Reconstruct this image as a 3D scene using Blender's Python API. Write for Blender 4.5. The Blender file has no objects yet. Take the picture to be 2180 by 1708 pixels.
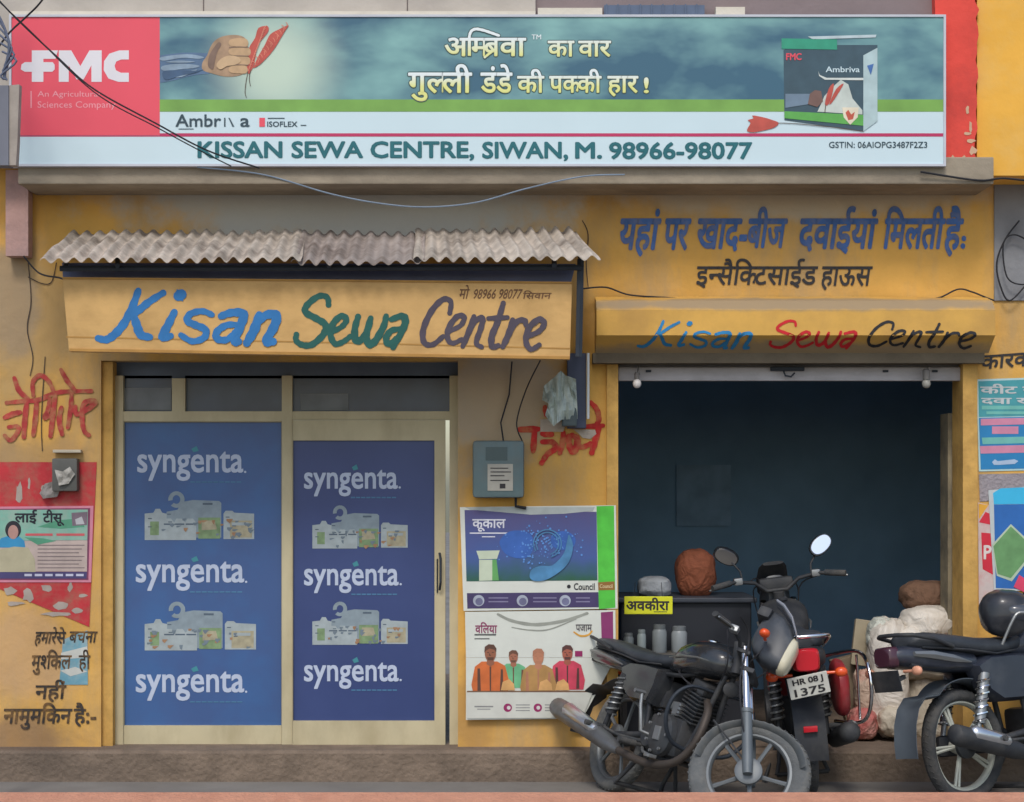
import bpy, bmesh, math, random
from mathutils import Vector, Matrix, Euler, noise as mnoise
R = math.radians
random.seed(7)
S = bpy.context.scene
C = S.collection

# ------------------------------------------------------------------ camera, sky, sun
F, D, EYE, HOR, CX = 3800.0, 10.0, 1.6, 1047.0, 1090.0     # photo measured in 2180 x 1708 units
cam = bpy.data.cameras.new('camera'); cam.sensor_width = 36; cam.lens = F/2180*36
cam.shift_y = (HOR-854)/2180; cam.clip_start = .05; cam.clip_end = 600
co = bpy.data.objects.new('camera', cam); C.objects.link(co)
co.location = (0, -D, EYE); co.rotation_euler = (R(90), 0, 0); S.camera = co

SUN_EL, SUN_AZ = 50, 190          # azimuth clockwise from +y
w = bpy.data.worlds.new('World'); S.world = w; w.use_nodes = True
nt = w.node_tree; bg = nt.nodes['Background']
sk = nt.nodes.new('ShaderNodeTexSky'); sk.sky_type = 'NISHITA'; sk.sun_disc = False
sk.sun_elevation = R(SUN_EL); sk.sun_rotation = R(SUN_AZ); sk.air_density = 1.2; sk.dust_density = 2.0; sk.ozone_density = 1.0
nt.links.new(sk.outputs[0], bg.inputs[0]); bg.inputs[1].default_value = 0.15
sl = bpy.data.lights.new('sun', 'SUN'); sl.energy = 1.35; sl.angle = R(14); sl.color = (1, .97, .92)
so = bpy.data.objects.new('sun', sl); C.objects.link(so)
az, el = R(SUN_AZ), R(SUN_EL)
so.rotation_euler = Vector((math.sin(az)*math.cos(el), math.cos(az)*math.cos(el), math.sin(el))).to_track_quat('Z', 'Y').to_euler()
S.view_settings.view_transform = 'Standard'; S.view_settings.look = 'None'
S.view_settings.exposure = 0.12; S.view_settings.gamma = 1
S.view_settings.use_curve_mapping = False
S.cycles.max_bounces = 6

# ------------------------------------------------------------------ helpers
def sc(y): return F/(D+y)
def P(u, v, y=0.0):
    s = sc(y); return Vector(((u-CX)/s, y, EYE+(HOR-v)/s))
def lin(c):
    c = c/255.0
    return c/12.92 if c <= .04045 else ((c+.055)/1.055)**2.4
MATS = {}
def M(name, rgb, rough=.75, var=.10, scale=6.0, metal=0.0, bump=0.0, stain=None, stain_amt=.45, stain_scale=2.0, spec=.4, stretch=None, coat=0.0, crease=0.0):
    if name in MATS: return MATS[name]
    m = bpy.data.materials.new(name); m.use_nodes = True
    t = m.node_tree; b = t.nodes['Principled BSDF']; L = t.links.new
    col = (lin(rgb[0]), lin(rgb[1]), lin(rgb[2]), 1)
    tc = t.nodes.new('ShaderNodeTexCoord')
    n1 = t.nodes.new('ShaderNodeTexNoise'); n1.inputs['Scale'].default_value = scale; n1.inputs['Detail'].default_value = 6
    L(tc.outputs['Object'], n1.inputs['Vector'])
    mr = t.nodes.new('ShaderNodeMapRange'); mr.inputs[1].default_value = .3; mr.inputs[2].default_value = .7
    mr.inputs[3].default_value = 1-var; mr.inputs[4].default_value = 1+var
    L(n1.outputs['Fac'], mr.inputs[0])
    mx = t.nodes.new('ShaderNodeMix'); mx.data_type = 'RGBA'; mx.blend_type = 'MULTIPLY'; mx.inputs[0].default_value = 1
    mx.inputs[6].default_value = col; L(mr.outputs[0], mx.inputs[7])
    out = mx.outputs[2]
    if stain:
        mp = t.nodes.new('ShaderNodeMapping'); mp.inputs['Scale'].default_value = stretch or (1, 1, 1)
        L(tc.outputs['Object'], mp.inputs['Vector'])
        n2 = t.nodes.new('ShaderNodeTexNoise'); n2.inputs['Scale'].default_value = stain_scale; n2.inputs['Detail'].default_value = 8
        n2.inputs['Roughness'].default_value = .65
        L(mp.outputs[0], n2.inputs['Vector'])
        r2 = t.nodes.new('ShaderNodeMapRange'); r2.inputs[1].default_value = .45; r2.inputs[2].default_value = .68; r2.inputs[4].default_value = stain_amt
        L(n2.outputs['Fac'], r2.inputs[0])
        m2 = t.nodes.new('ShaderNodeMix'); m2.data_type = 'RGBA'
        L(r2.outputs[0], m2.inputs[0]); L(out, m2.inputs[6]); m2.inputs[7].default_value = (lin(stain[0]), lin(stain[1]), lin(stain[2]), 1)
        out = m2.outputs[2]
    L(out, b.inputs['Base Color'])
    b.inputs['Roughness'].default_value = rough; b.inputs['Metallic'].default_value = metal
    b.inputs['Specular IOR Level'].default_value = spec
    if coat: b.inputs['Coat Weight'].default_value = coat; b.inputs['Coat Roughness'].default_value = .08
    if crease:
        n4 = t.nodes.new('ShaderNodeTexNoise'); n4.inputs['Scale'].default_value = crease; n4.inputs['Detail'].default_value = 3; n4.inputs['Distortion'].default_value = 2.2; L(tc.outputs['Object'], n4.inputs['Vector'])
        b4 = t.nodes.new('ShaderNodeBump'); b4.inputs['Strength'].default_value = .55; b4.inputs['Distance'].default_value = .05; L(n4.outputs['Fac'], b4.inputs['Height']); L(b4.outputs[0], b.inputs['Normal'])
    elif bump:
        n3 = t.nodes.new('ShaderNodeTexNoise'); n3.inputs['Scale'].default_value = scale*4; n3.inputs['Detail'].default_value = 8
        L(tc.outputs['Object'], n3.inputs['Vector'])
        bp = t.nodes.new('ShaderNodeBump'); bp.inputs['Strength'].default_value = bump; bp.inputs['Distance'].default_value = .02
        L(n3.outputs['Fac'], bp.inputs['Height']); L(bp.outputs[0], b.inputs['Normal'])
    MATS[name] = m; return m

ORG = {}
class MB:
    def __init__(s): s.v = []; s.f = []; s.xf = None; s.smooth = False
    def add(s, vs, fs):
        o = len(s.v)
        for p in vs:
            p = Vector(p); s.v.append(s.xf @ p if s.xf else p)
        s.f += [tuple(i+o for i in f) for f in fs]
        return s
    def box(s, a, b):
        x0, x1 = sorted((a[0], b[0])); y0, y1 = sorted((a[1], b[1])); z0, z1 = sorted((a[2], b[2]))
        return s.add([(x0,y0,z0),(x1,y0,z0),(x1,y1,z0),(x0,y1,z0),(x0,y0,z1),(x1,y0,z1),(x1,y1,z1),(x0,y1,z1)],
              [(0,3,2,1),(4,5,6,7),(0,1,5,4),(1,2,6,5),(2,3,7,6),(3,0,4,7)])
    def bbox(s, a, b, r=.008):          # box with chamfered edges
        bm = bmesh.new(); bmesh.ops.create_cube(bm, size=1)
        for v in bm.verts: v.co = Vector([(a[i]+b[i])/2 + v.co[i]*abs(b[i]-a[i]) for i in range(3)])
        bmesh.ops.bevel(bm, geom=bm.edges[:], offset=r, segments=2, affect='EDGES', profile=.6)
        bm.verts.index_update()
        s.add([v.co.copy() for v in bm.verts], [[v.index for v in f.verts] for f in bm.faces]); bm.free(); return s
    def wallbox(s, u0, v0, u1, v1, y, d):  # front face placed by photo coordinates at depth y, going d metres back
        a, b = P(u0, v0, y), P(u1, v1, y)
        return s.box((a.x, y, a.z), (b.x, y+d, b.z))
    def poly(s, pts, y, d=0.0):         # photo polygon at depth y, d = thickness backwards
        q = [P(u, v, y) for u, v in pts]; n = len(q)
        if not d: return s.add(q, [tuple(range(n))])
        vs = q+[p+Vector((0, d, 0)) for p in q]
        return s.add(vs, [tuple(range(n)), tuple(range(2*n-1, n-1, -1))]+[(i, i+n, (i+1) % n+n, (i+1) % n) for i in range(n)])
    def rect(s, u0, v0, u1, v1, y): return s.poly([(u0,v0),(u1,v0),(u1,v1),(u0,v1)], y)
    def ell(s, u, v, ru, rv, y, rot=0, n=24):
        return s.poly([(u+ru*math.cos(a)*math.cos(rot)-rv*math.sin(a)*math.sin(rot), v+ru*math.cos(a)*math.sin(rot)+rv*math.sin(a)*math.cos(rot)) for a in [2*math.pi*i/n for i in range(n)]], y)
    def tube(s, pts, r, n=8, cyc=False, caps=True):
        pts = [Vector(p) for p in pts]; k = len(pts)
        rs = r if isinstance(r, (list, tuple)) else [r]*k
        rings = []; up = None
        for i, p in enumerate(pts):
            if cyc: t = pts[(i+1) % k]-pts[i-1]
            else: t = pts[min(i+1, k-1)]-pts[max(i-1, 0)]
            t.normalize()
            if up is None: up = Vector((0,0,1)) if abs(t.z) < .9 else Vector((1,0,0))
            a = t.cross(up)
            if a.length < 1e-5: a = t.orthogonal()
            a.normalize(); b = a.cross(t).normalized(); up = b
            rings.append([p+a*math.cos(2*math.pi*j/n)*rs[i]+b*math.sin(2*math.pi*j/n)*rs[i] for j in range(n)])
        vs = [q for g in rings for q in g]; fs = []
        for i in range(k if cyc else k-1):
            for j in range(n):
                i2 = (i+1) % k
                fs.append((i*n+j, i*n+(j+1) % n, i2*n+(j+1) % n, i2*n+j))
        if not cyc and caps: fs += [tuple(range(n-1, -1, -1)), tuple((k-1)*n+j for j in range(n))]
        return s.add(vs, fs)
    def loft(s, secs, n=16, ex=2.6):    # sections along x: (x, z, half width, half height[, y])
        vs = []; k = len(secs)
        for q in secs:
            x, z, hw, hh = q[:4]; yc = q[4] if len(q) > 4 else 0
            for j in range(n):
                a = 2*math.pi*j/n; c, d = math.cos(a), math.sin(a)
                vs.append((x, yc+hw*math.copysign(abs(c)**(2/ex), c), z+hh*math.copysign(abs(d)**(2/ex), d)))
        fs = [(i*n+j, i*n+(j+1) % n, (i+1)*n+(j+1) % n, (i+1)*n+j) for i in range(k-1) for j in range(n)]
        fs += [tuple(range(n-1, -1, -1)), tuple((k-1)*n+j for j in range(n))]
        return s.add(vs, fs)
    def lathe(s, prof, c, axis='y', n=28, cyc=False):   # prof: (offset along axis, radius)
        vs = []; k = len(prof); c = Vector(c)
        for h, r in prof:
            for j in range(n):
                a = 2*math.pi*j/n; p, q = r*math.cos(a), r*math.sin(a)
                vs.append(c+Vector({'y': (p, h, q), 'x': (h, p, q), 'z': (p, q, h)}[axis]))
        fs = [(i*n+j, i*n+(j+1) % n, ((i+1) % k)*n+(j+1) % n, ((i+1) % k)*n+j) for i in range(k if cyc else k-1) for j in range(n)]
        if not cyc:
            if prof[0][1] > 1e-4: fs.append(tuple(range(n-1, -1, -1)))
            if prof[-1][1] > 1e-4: fs.append(tuple((k-1)*n+j for j in range(n)))
        return s.add(vs, fs)
    def blob(s, c, d, seed=0, amp=.12, fq=2.5, ex=2.6, nu=28, nv=18, sag=0.0):
        vs = []; c = Vector(c)
        for i in range(nv+1):
            ph = -math.pi/2+math.pi*i/nv
            for j in range(nu):
                th = 2*math.pi*j/nu
                g = lambda t: math.copysign(abs(t)**(2/ex), t)
                q = Vector((g(math.cos(ph))*g(math.cos(th)), g(math.cos(ph))*g(math.sin(th)), g(math.sin(ph))))
                k = 1+amp*mnoise.noise(q*fq+Vector((seed*7.3, seed*1.7, 0)))+amp*.5*mnoise.noise(q*fq*2.7+Vector((seed, 5, 0)))
                q = q*k
                vs.append(c+Vector((q.x*d[0]*(1+sag*(-q.z)), q.y*d[1]*(1+sag*(-q.z)), q.z*d[2])))
        fs = [(i*nu+j, i*nu+(j+1) % nu, (i+1)*nu+(j+1) % nu, (i+1)*nu+j) for i in range(nv) for j in range(nu)]
        return s.add(vs, fs)
    def build(s, name, mat, parent=None, smooth=False, origin=None):
        if parent is not None: o = ORG[parent.name]
        elif origin is not None: o = Vector(origin)
        else:
            xs, ys, zs = [p.x for p in s.v], [p.y for p in s.v], [p.z for p in s.v]
            o = Vector(((min(xs)+max(xs))/2, (min(ys)+max(ys))/2, min(zs)))
        me = bpy.data.meshes.new(name); me.from_pydata([p-o for p in s.v], [], s.f)
        if smooth:
            bm = bmesh.new(); bm.from_mesh(me); bmesh.ops.remove_doubles(bm, verts=bm.verts, dist=1e-5)
            bmesh.ops.recalc_face_normals(bm, faces=bm.faces)
            for f in bm.faces: f.smooth = True
            for e in bm.edges:
                if len(e.link_faces) == 2 and e.calc_face_angle(0) > R(50): e.smooth = False
            bm.to_mesh(me); bm.free()
        me.materials.append(mat)
        ob = bpy.data.objects.new(name, me); C.objects.link(ob)
        if parent is not None: ob.parent = parent
        else: ob.location = o
        ORG[ob.name] = o
        return ob
def tag(o, label=None, cat=None, group=None, kind=None):
    for k, x in (('label', label), ('category', cat), ('group', group), ('kind', kind)):
        if x: o[k] = x
    return o
def thing(name, label, cat, loc, group=None):
    o = bpy.data.objects.new(name, None); o.empty_display_size = .1; C.objects.link(o); o.location = loc; ORG[o.name] = Vector(loc)
    return tag(o, label, cat, group)
def part(name, mb, mat, parent, smooth=False, label=None):
    o = mb.build(name, mat, parent, smooth)
    if label: o['label'] = label
    return o

# ---- lettering
TC = {}
def glyphs(s, off=0.0):
    k = (s, off)
    if k not in TC:
        cu = bpy.data.curves.new('lettering', 'FONT'); cu.body = s; cu.size = 1; cu.resolution_u = 3; cu.offset = off
        ob = bpy.data.objects.new('lettering', cu); C.objects.link(ob)
        bpy.context.view_layer.update()
        me = bpy.data.meshes.new_from_object(ob.evaluated_get(bpy.context.evaluated_depsgraph_get()))
        TC[k] = ([(v.co.x, v.co.y) for v in me.vertices], [tuple(p.vertices) for p in me.polygons])
        bpy.data.objects.remove(ob); bpy.data.curves.remove(cu); bpy.data.meshes.remove(me)
    return TC[k]
def half(ch, fr, off):
    vs, fs = glyphs(ch, off)
    bm = bmesh.new(); bv = [bm.verts.new((x, y, 0)) for x, y in vs]
    for f in fs:
        try: bm.faces.new([bv[i] for i in f])
        except ValueError: pass
    x1 = max(x for x, y in vs)
    bmesh.ops.bisect_plane(bm, geom=bm.verts[:]+bm.edges[:]+bm.faces[:], plane_co=(x1*fr, 0, 0), plane_no=(1, 0, 0), clear_outer=True)
    bm.verts.index_update()
    r = ([(v.co.x, v.co.y) for v in bm.verts], [tuple(v.index for v in f.verts) for f in bm.faces], x1*fr)
    bm.free(); return r
def compose(tokens, off=0.0):
    if isinstance(tokens, str): tokens = [tokens]
    V, Fc, cur = [], [], 0.0
    for tk in tokens:
        if isinstance(tk, tuple):
            vs, fs, adv = half(tk[0], tk[1], off)
        else:
            if not tk.strip(): cur += .28; continue
            vs, fs = glyphs(tk, off); adv = max(x for x, y in vs)
            if tk == 'ि': adv = max(x for x, y in glyphs('िक')[0])-max(x for x, y in glyphs('क')[0])
        o = len(V); V += [(x+cur, y) for x, y in vs]; Fc += [tuple(i+o for i in f) for f in fs]
        cur += adv-(.02 if isinstance(tk, tuple) else 0.01)
    return V, Fc
HEAD = None
def lettering(mb, tokens, u0, u1, v0, v1, y, off=0.0, deva=False, shear=0.0, mapf=None, slope=0.0):
    """fit into photo rectangle; for deva v0 = headline, v1 = baseline"""
    global HEAD
    V, Fc = compose(tokens)
    xa, xb = min(x for x, _ in V), max(x for x, _ in V)
    if deva:
        if HEAD is None: HEAD = max(q for _, q in glyphs('ा')[0])
        ya, yb = 0.0, HEAD
    else: ya, yb = min(q for _, q in V), max(q for _, q in V)
    sx, sy = off*(u1-u0)/(xb-xa), off*abs(v1-v0)/(yb-ya)     # heavier letters: a few copies a hair apart
    sh = [(0, 0)] if off < .006 else ([(-1,-1),(1,-1),(1,1),(-1,1)] if off < .02 else [(math.cos(a), math.sin(a)) for a in [i*math.pi/4+.2 for i in range(8)]]+[(0,0)])
    for k, (dx, dy) in enumerate(sh):
        pts = []
        for x, q in V:
            t = (x-xa)/(xb-xa); h = (q-ya)/(yb-ya)
            u = u0+(u1-u0)*t+shear*h*abs(v1-v0)+dx*sx; v = v1+(v0-v1)*h+slope*t+dy*sy
            p = mapf(u, v) if mapf else P(u, v, y)
            pts.append(p+Vector((0, -.00012*k, 0)))
        mb.add(pts, Fc)
    return mb
def crom(pts, n=6):
    q = [pts[0]]+list(pts)+[pts[-1]]; out = []
    for i in range(1, len(q)-2):
        for k in range(n):
            t = k/n; a, b, c, d = q[i-1], q[i], q[i+1], q[i+2]
            out.append(tuple(.5*(2*b[j]+(c[j]-a[j])*t+(2*a[j]-5*b[j]+4*c[j]-d[j])*t*t+(3*b[j]-a[j]-3*c[j]+d[j])*t**3) for j in range(len(a))))
    return out+[tuple(pts[-1])]
def soft(pts, n=4):
    m = len(pts); out = []
    for i in range(m):
        a, b, c, d = pts[i-1], pts[i], pts[(i+1) % m], pts[(i+2) % m]
        for k in range(n):
            t = k/n; out.append(tuple(.5*(2*b[j]+(c[j]-a[j])*t+(2*a[j]-5*b[j]+4*c[j]-d[j])*t*t+(3*b[j]-a[j]-3*c[j]+d[j])*t**3) for j in (0, 1)))
    return out
def stroke(mb, pts, wd, mapf, taper=.75):
    """brush stroke: pts in photo units, wd full width"""
    p = crom(pts, 6); n = len(p); L, Rr = [], []
    for i in range(n):
        a, b = p[max(i-1, 0)], p[min(i+1, n-1)]
        dx, dy = b[0]-a[0], b[1]-a[1]; l = math.hypot(dx, dy) or 1
        t = i/(n-1); k = wd/2*(taper+(1-taper)*math.sin(math.pi*min(max(t, .08), .92)))*(1+.08*math.sin(i*1.7+pts[0][0]))
        L.append((p[i][0]-dy/l*k, p[i][1]+dx/l*k)); Rr.append((p[i][0]+dy/l*k, p[i][1]-dx/l*k))
    def cap(i0, i1):
        c = p[i0]; a = p[i1]; ang = math.atan2(c[1]-a[1], c[0]-a[0]); r = math.hypot(L[i0][0]-c[0], L[i0][1]-c[1])
        return [(c[0]+r*math.cos(ang+s), c[1]+r*math.sin(ang+s)) for s in (-1.57, -.9, -.3, .3, .9, 1.57)]
    dy_ = lambda i: Vector((0, -.0007*i/n, 0))
    vs = [mapf(*q)+dy_(i) for i, q in enumerate(L)]+[mapf(*q)+dy_(i) for i, q in enumerate(Rr)]
    mb.add(vs, [(i, i+1, n+i+1, n+i) for i in range(n-1)])
    for e, i in ((cap(0, 1), -.1*n), (cap(n-1, n-2), 1.1*n)): mb.add([mapf(*q)+dy_(i) for q in e], [tuple(range(6))])

K4 = .35258
def c4(x, y): return (x*K4, y*K4+335.4)
def c5(x, y): return (x*K4+628.9, y*K4+335.4)
WORDS = {
 'kisan': [(44,[(835,805),(800,900),(750,1000),(690,1070),(640,1100),(592,1092)]),(40,[(985,818),(900,872),(835,925),(805,945)]),(46,[(800,935),(825,1010),(850,1070),(905,1085)]),
   (44,[(1052,935),(1015,1010),(980,1085),(1030,1078)]),(66,[(1078,836),(1094,828)]),
   (38,[(1280,950),(1220,928),(1150,945),(1130,985),(1180,1012),(1240,1040),(1232,1088),(1160,1110),(1092,1072)]),
   (46,[(1335,958),(1400,937),(1470,945),(1455,1010),(1415,1110),(1440,1112)]),(38,[(1445,1012),(1370,1012),(1310,1052),(1312,1095),(1370,1100),(1420,1055)]),
   (50,[(1565,950),(1535,1040),(1490,1120)]),(48,[(1535,1020),(1600,955),(1668,952),(1655,1020),(1605,1112),(1648,1112)])],
 'sewa': [(36,[(200,890),(192,845),(140,838),(72,890),(62,935),(130,975),(182,1012),(168,1070),(100,1130),(42,1132),(4,1105),(6,1070)]),
   (34,[(220,1055),(282,1020),(308,978),(278,958),(230,1000),(212,1070),(240,1125),(290,1112),(332,1080)]),
   (38,[(378,962),(358,1040),(368,1108),(412,1085),(452,1000)]),(38,[(455,970),(430,1060),(442,1128),(482,1108),(532,1020),(548,958)]),
   (38,[(580,978),(640,958),(664,978),(648,1040),(590,1145)]),(34,[(640,1035),(580,1045),(548,1090),(562,1128),(612,1090)])],
 'centre': [(32,[(932,940),(938,872),(890,858),(820,930),(772,1040),(778,1118),(830,1130),(892,1080)]),
   (30,[(930,1050),(1000,1012),(1018,962),(975,962),(925,1030),(920,1095),(950,1122),(1005,1098)]),
   (32,[(1078,960),(1052,1040),(1010,1140)]),(30,[(1040,1065),(1090,985),(1130,970),(1120,1030),(1092,1118),(1125,1145)]),
   (34,[(1255,880),(1222,990),(1186,1080),(1188,1142),(1224,1136)]),(28,[(1165,972),(1280,966)]),
   (34,[(1312,980),(1290,1060),(1252,1142)]),(30,[(1295,1055),(1340,990),(1385,985),(1390,1012)]),
   (32,[(1400,1080),(1470,1050),(1502,1002),(1470,978),(1410,1030),(1392,1110),(1422,1158),(1472,1132)])]}
def brush_word(mb, word, y=None, rect=None, mapf=None, wk=1.0):
    cv = c4 if word == 'kisan' else c5
    st = [(wd*K4, [cv(*p) for p in pts]) for wd, pts in WORDS[word]]
    if rect:
        us = [p[0] for _, q in st for p in q]; vs = [p[1] for _, q in st for p in q]
        a, b, c, d = min(us), max(us), min(vs), max(vs)
        sx, sy = (rect[2]-rect[0])/(b-a), (rect[3]-rect[1])/(d-c)
        st = [(wd*(sx+sy)/2, [(rect[0]+(p[0]-a)*sx, rect[1]+(p[1]-c)*sy) for p in q]) for wd, q in st]
    for i, (wd, q) in enumerate(st):
        e = -.0004*i
        f = (lambda u, v, e=e: mapf(u, v)+Vector((0, e, 0))) if mapf else (lambda u, v, e=e: P(u, v, y+e))
        stroke(mb, q, wd*wk, f)

# ------------------------------------------------------------------ materials
OCHRE = M('ochre_wall', (216,166,84), .9, .16, 3, bump=.4, stain=(166,146,116), stain_amt=.7, stain_scale=1.6, stretch=(1.6,1.6,.5))
OCHRE2 = M('ochre_board', (210,168,106), .7, .10, 5, bump=.1, stain=(160,122,70), stain_amt=.45, stain_scale=3, stretch=(1,1,2))
OCHRE3 = M('ochre_jamb', (206,162,88), .85, .12, 8, bump=.2, stain=(130,95,50), stain_amt=.5, stain_scale=5)
CEMENT = M('cement', (128,126,126), .95, .14, 5, bump=.35, stain=(95,92,90), stain_amt=.6, stain_scale=2.2)
LEDGE = M('ledge_plaster', (156,144,126), .92, .12, 6, bump=.3, stain=(110,100,88), stain_amt=.6, stain_scale=2.5, stretch=(.6,1,2))
STONE = M('pale_stone', (186,178,168), .9, .08, 5, bump=.2, stain=(160,152,145), stain_amt=.5)
MAUVE = M('mauve_plaster', (136,122,122), .9, .08, 4, bump=.2)
PINK = M('pink_plaster', (186,150,142), .9, .12, 8, bump=.3, stain=(140,120,118), stain_amt=.6, stain_scale=6)
WHITE = M('sign_white', (204,224,230), .5, .02, 3)
RED = M('sign_red', (232,84,100), .5, .03, 3)
CREAM = M('cream_aluminium', (196,184,150), .55, .07, 5, stain=(150,134,100), stain_amt=.5, stain_scale=3, stretch=(1,1,.4))
BLACKP = M('black_paint', (52,50,52), .7, .15, 20)
BLUEP = M('blue_paint', (46,116,176), .65, .12, 12)
GREENP = M('green_paint', (34,92,84), .65, .12, 12)
PLUMP = M('plum_paint', (78,70,82), .65, .12, 12)
REDP = M('red_paint', (190,44,44), .7, .15, 12)
NAVYP = M('navy_paint', (72,108,168), .75, .2, 14, stain=(150,130,100), stain_amt=.4, stain_scale=18)
DARKMET = M('dark_metal', (52,58,66), .6, .12, 10, metal=.3)
STEEL = M('dull_steel', (150,152,152), .42, .1, 10, metal=.7)
CHROME = M('chrome', (225,225,228), .12, .03, 5, metal=1)
WIRE = M('wire_black', (40,40,44), .7, .1, 10)
PLAST = M('white_plastic', (206,202,190), .55, .08, 8, bump=.1)

# ------------------------------------------------------------------ ground
mb = MB(); mb.add([(-80,-90,0),(80,-90,0),(80,60,0),(-80,60,0)], [(0,1,2,3)])
tag(mb.build('road', M('dusty_road', (128,124,118), .95, .15, 1.5, bump=.3, stain=(104,98,92), stain_amt=.6, stain_scale=1.2), origin=(0,0,0)), kind='structure')
mb = MB(); a, b = P(-200,1590,0), P(2400,1590,0); PZ = a.z
PY = -.16
mb.add([(a.x,PY,0),(b.x,PY,0),(b.x,4,0),(a.x,4,0),(a.x,PY,PZ-.015),(b.x,PY,PZ-.015),(b.x,PY+.015,PZ),(a.x,PY+.015,PZ),(b.x,4,PZ),(a.x,4,PZ)],
  [(0,1,5,4),(4,5,6,7),(7,6,8,9),(1,2,8,6,5),(3,0,4,7,9)])
tag(mb.build('pavement', M('step_concrete', (126,110,95), .95, .2, 9, bump=.7, stain=(98,86,76), stain_amt=.7, stain_scale=2, stretch=(.5,1,2)), origin=(0,0,0)), kind='structure')

# ------------------------------------------------------------------ the shop building
B = thing('shop_building', 'ochre painted shop front with a glass door bay and an open shutter bay', 'building', (0,.1,PZ))
mb = MB()
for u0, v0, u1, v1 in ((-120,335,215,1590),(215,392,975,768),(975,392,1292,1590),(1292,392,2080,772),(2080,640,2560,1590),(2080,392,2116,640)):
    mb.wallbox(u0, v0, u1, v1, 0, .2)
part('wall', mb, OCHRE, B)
def grime_and_shade(mat, org, masks):  # soft noisy colour patches: dirt, plus light and shade painted into the colour
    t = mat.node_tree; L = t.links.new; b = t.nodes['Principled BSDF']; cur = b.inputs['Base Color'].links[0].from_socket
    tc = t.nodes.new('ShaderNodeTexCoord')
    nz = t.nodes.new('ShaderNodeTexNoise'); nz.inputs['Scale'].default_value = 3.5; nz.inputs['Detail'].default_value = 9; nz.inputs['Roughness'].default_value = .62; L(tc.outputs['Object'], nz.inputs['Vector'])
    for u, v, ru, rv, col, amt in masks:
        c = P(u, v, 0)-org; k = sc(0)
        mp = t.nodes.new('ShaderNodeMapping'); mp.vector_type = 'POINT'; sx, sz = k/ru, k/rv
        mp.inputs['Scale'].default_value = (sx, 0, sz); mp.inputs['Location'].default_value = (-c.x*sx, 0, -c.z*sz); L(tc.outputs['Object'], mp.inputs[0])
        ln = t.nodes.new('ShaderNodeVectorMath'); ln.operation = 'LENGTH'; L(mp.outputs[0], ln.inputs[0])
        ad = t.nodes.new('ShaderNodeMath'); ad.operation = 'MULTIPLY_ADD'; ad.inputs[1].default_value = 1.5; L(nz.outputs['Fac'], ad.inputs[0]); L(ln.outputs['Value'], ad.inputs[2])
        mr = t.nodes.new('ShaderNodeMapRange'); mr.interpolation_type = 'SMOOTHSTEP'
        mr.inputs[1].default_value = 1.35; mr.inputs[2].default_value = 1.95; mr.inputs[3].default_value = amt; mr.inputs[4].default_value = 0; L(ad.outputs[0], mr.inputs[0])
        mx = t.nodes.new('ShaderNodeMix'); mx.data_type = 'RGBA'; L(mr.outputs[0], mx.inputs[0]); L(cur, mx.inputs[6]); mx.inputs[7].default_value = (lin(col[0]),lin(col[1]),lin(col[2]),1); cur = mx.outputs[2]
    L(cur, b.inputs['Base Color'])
grime_and_shade(OCHRE, ORG[B.name], [(740,430,500,115,(184,184,178),.95), (1700,400,420,78,(196,184,164),.8), (60,690,120,190,(176,150,108),.65), (20,640,60,130,(136,128,120),.5),  # masks under the ledge: bare plaster, and pale colour put in to lift shade
   (1050,850,140,170,(176,160,138),.85), (1010,1500,50,120,(176,136,84),.6), (60,1390,110,110,(196,160,124),.6), (80,1010,140,90,(160,132,98),.6), (40,1570,120,60,(140,112,88),.7)])  # first one is a grey-brown patch on the pier below the painted board
# ledge under the big sign
mb = MB(); a, b = P(38,354,-.37), P(2116,392,-.37); mb.bbox((a.x,-.37,a.z+.05),(b.x,0,b.z), .008); part('ledge', mb, LEDGE, B)
# upper storey walls
mb = MB(); mb.wallbox(-120,-90,1140,330,-.30,.3); part('upper_wall', mb, STONE, B, label='pale stone faced upper wall')
mb = MB()
for u in (432, 866): mb.wallbox(u,-90,u+2.5,30,-.302,.006)
part('stone_joint', mb, M('joint', (110,100,96), .95), B)
mb = MB(); mb.wallbox(1140,-90,1990,330,-.27,.27); part('upper_wall', mb, MAUVE, B, label='mauve plastered upper wall')
mb = MB(); mb.wallbox(20,24,1140,60,-.345,.04); mb.wallbox(1145,17,1282,60,-.34,.065); mb.wallbox(1524,15,1586,60,-.34,.065); part('coping', mb, M('cream_stone', (212,204,188), .9, .08, 8, bump=.2), B)
mb = MB(); mb.wallbox(1286,11,1500,60,-.32,.045)
for i in range(9): mb.wallbox(1290+i*24,9,1293+i*24,60,-.327,.007)
part('vent_grille', mb, M('slate_vent', (92,106,128), .7, .1, 10), B)
# interior of the open bay
xl, xr, yb = P(1150,0,0).x, P(2500,0,0).x, 2.9
zt = P(0,772,0).z+.12
INT = M('dim_interior', (128,162,188), .9, .1, 3)
mb = MB(); mb.box((xl-.1,.2,PZ),(xl,yb,zt)); part('interior_wall', mb, INT, B)
mb = MB(); mb.box((xr,.2,PZ),(xr+.1,yb,zt)); part('interior_wall', mb, INT, B)
mb = MB(); mb.box((xl-.1,yb,PZ),(xr+.1,yb+.1,zt)); part('interior_wall', mb, INT, B)
mb = MB(); mb.box((xl-.1,.2,zt),(xr+.1,yb+.1,zt+.1)); part('ceiling', mb, INT, B)
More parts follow.
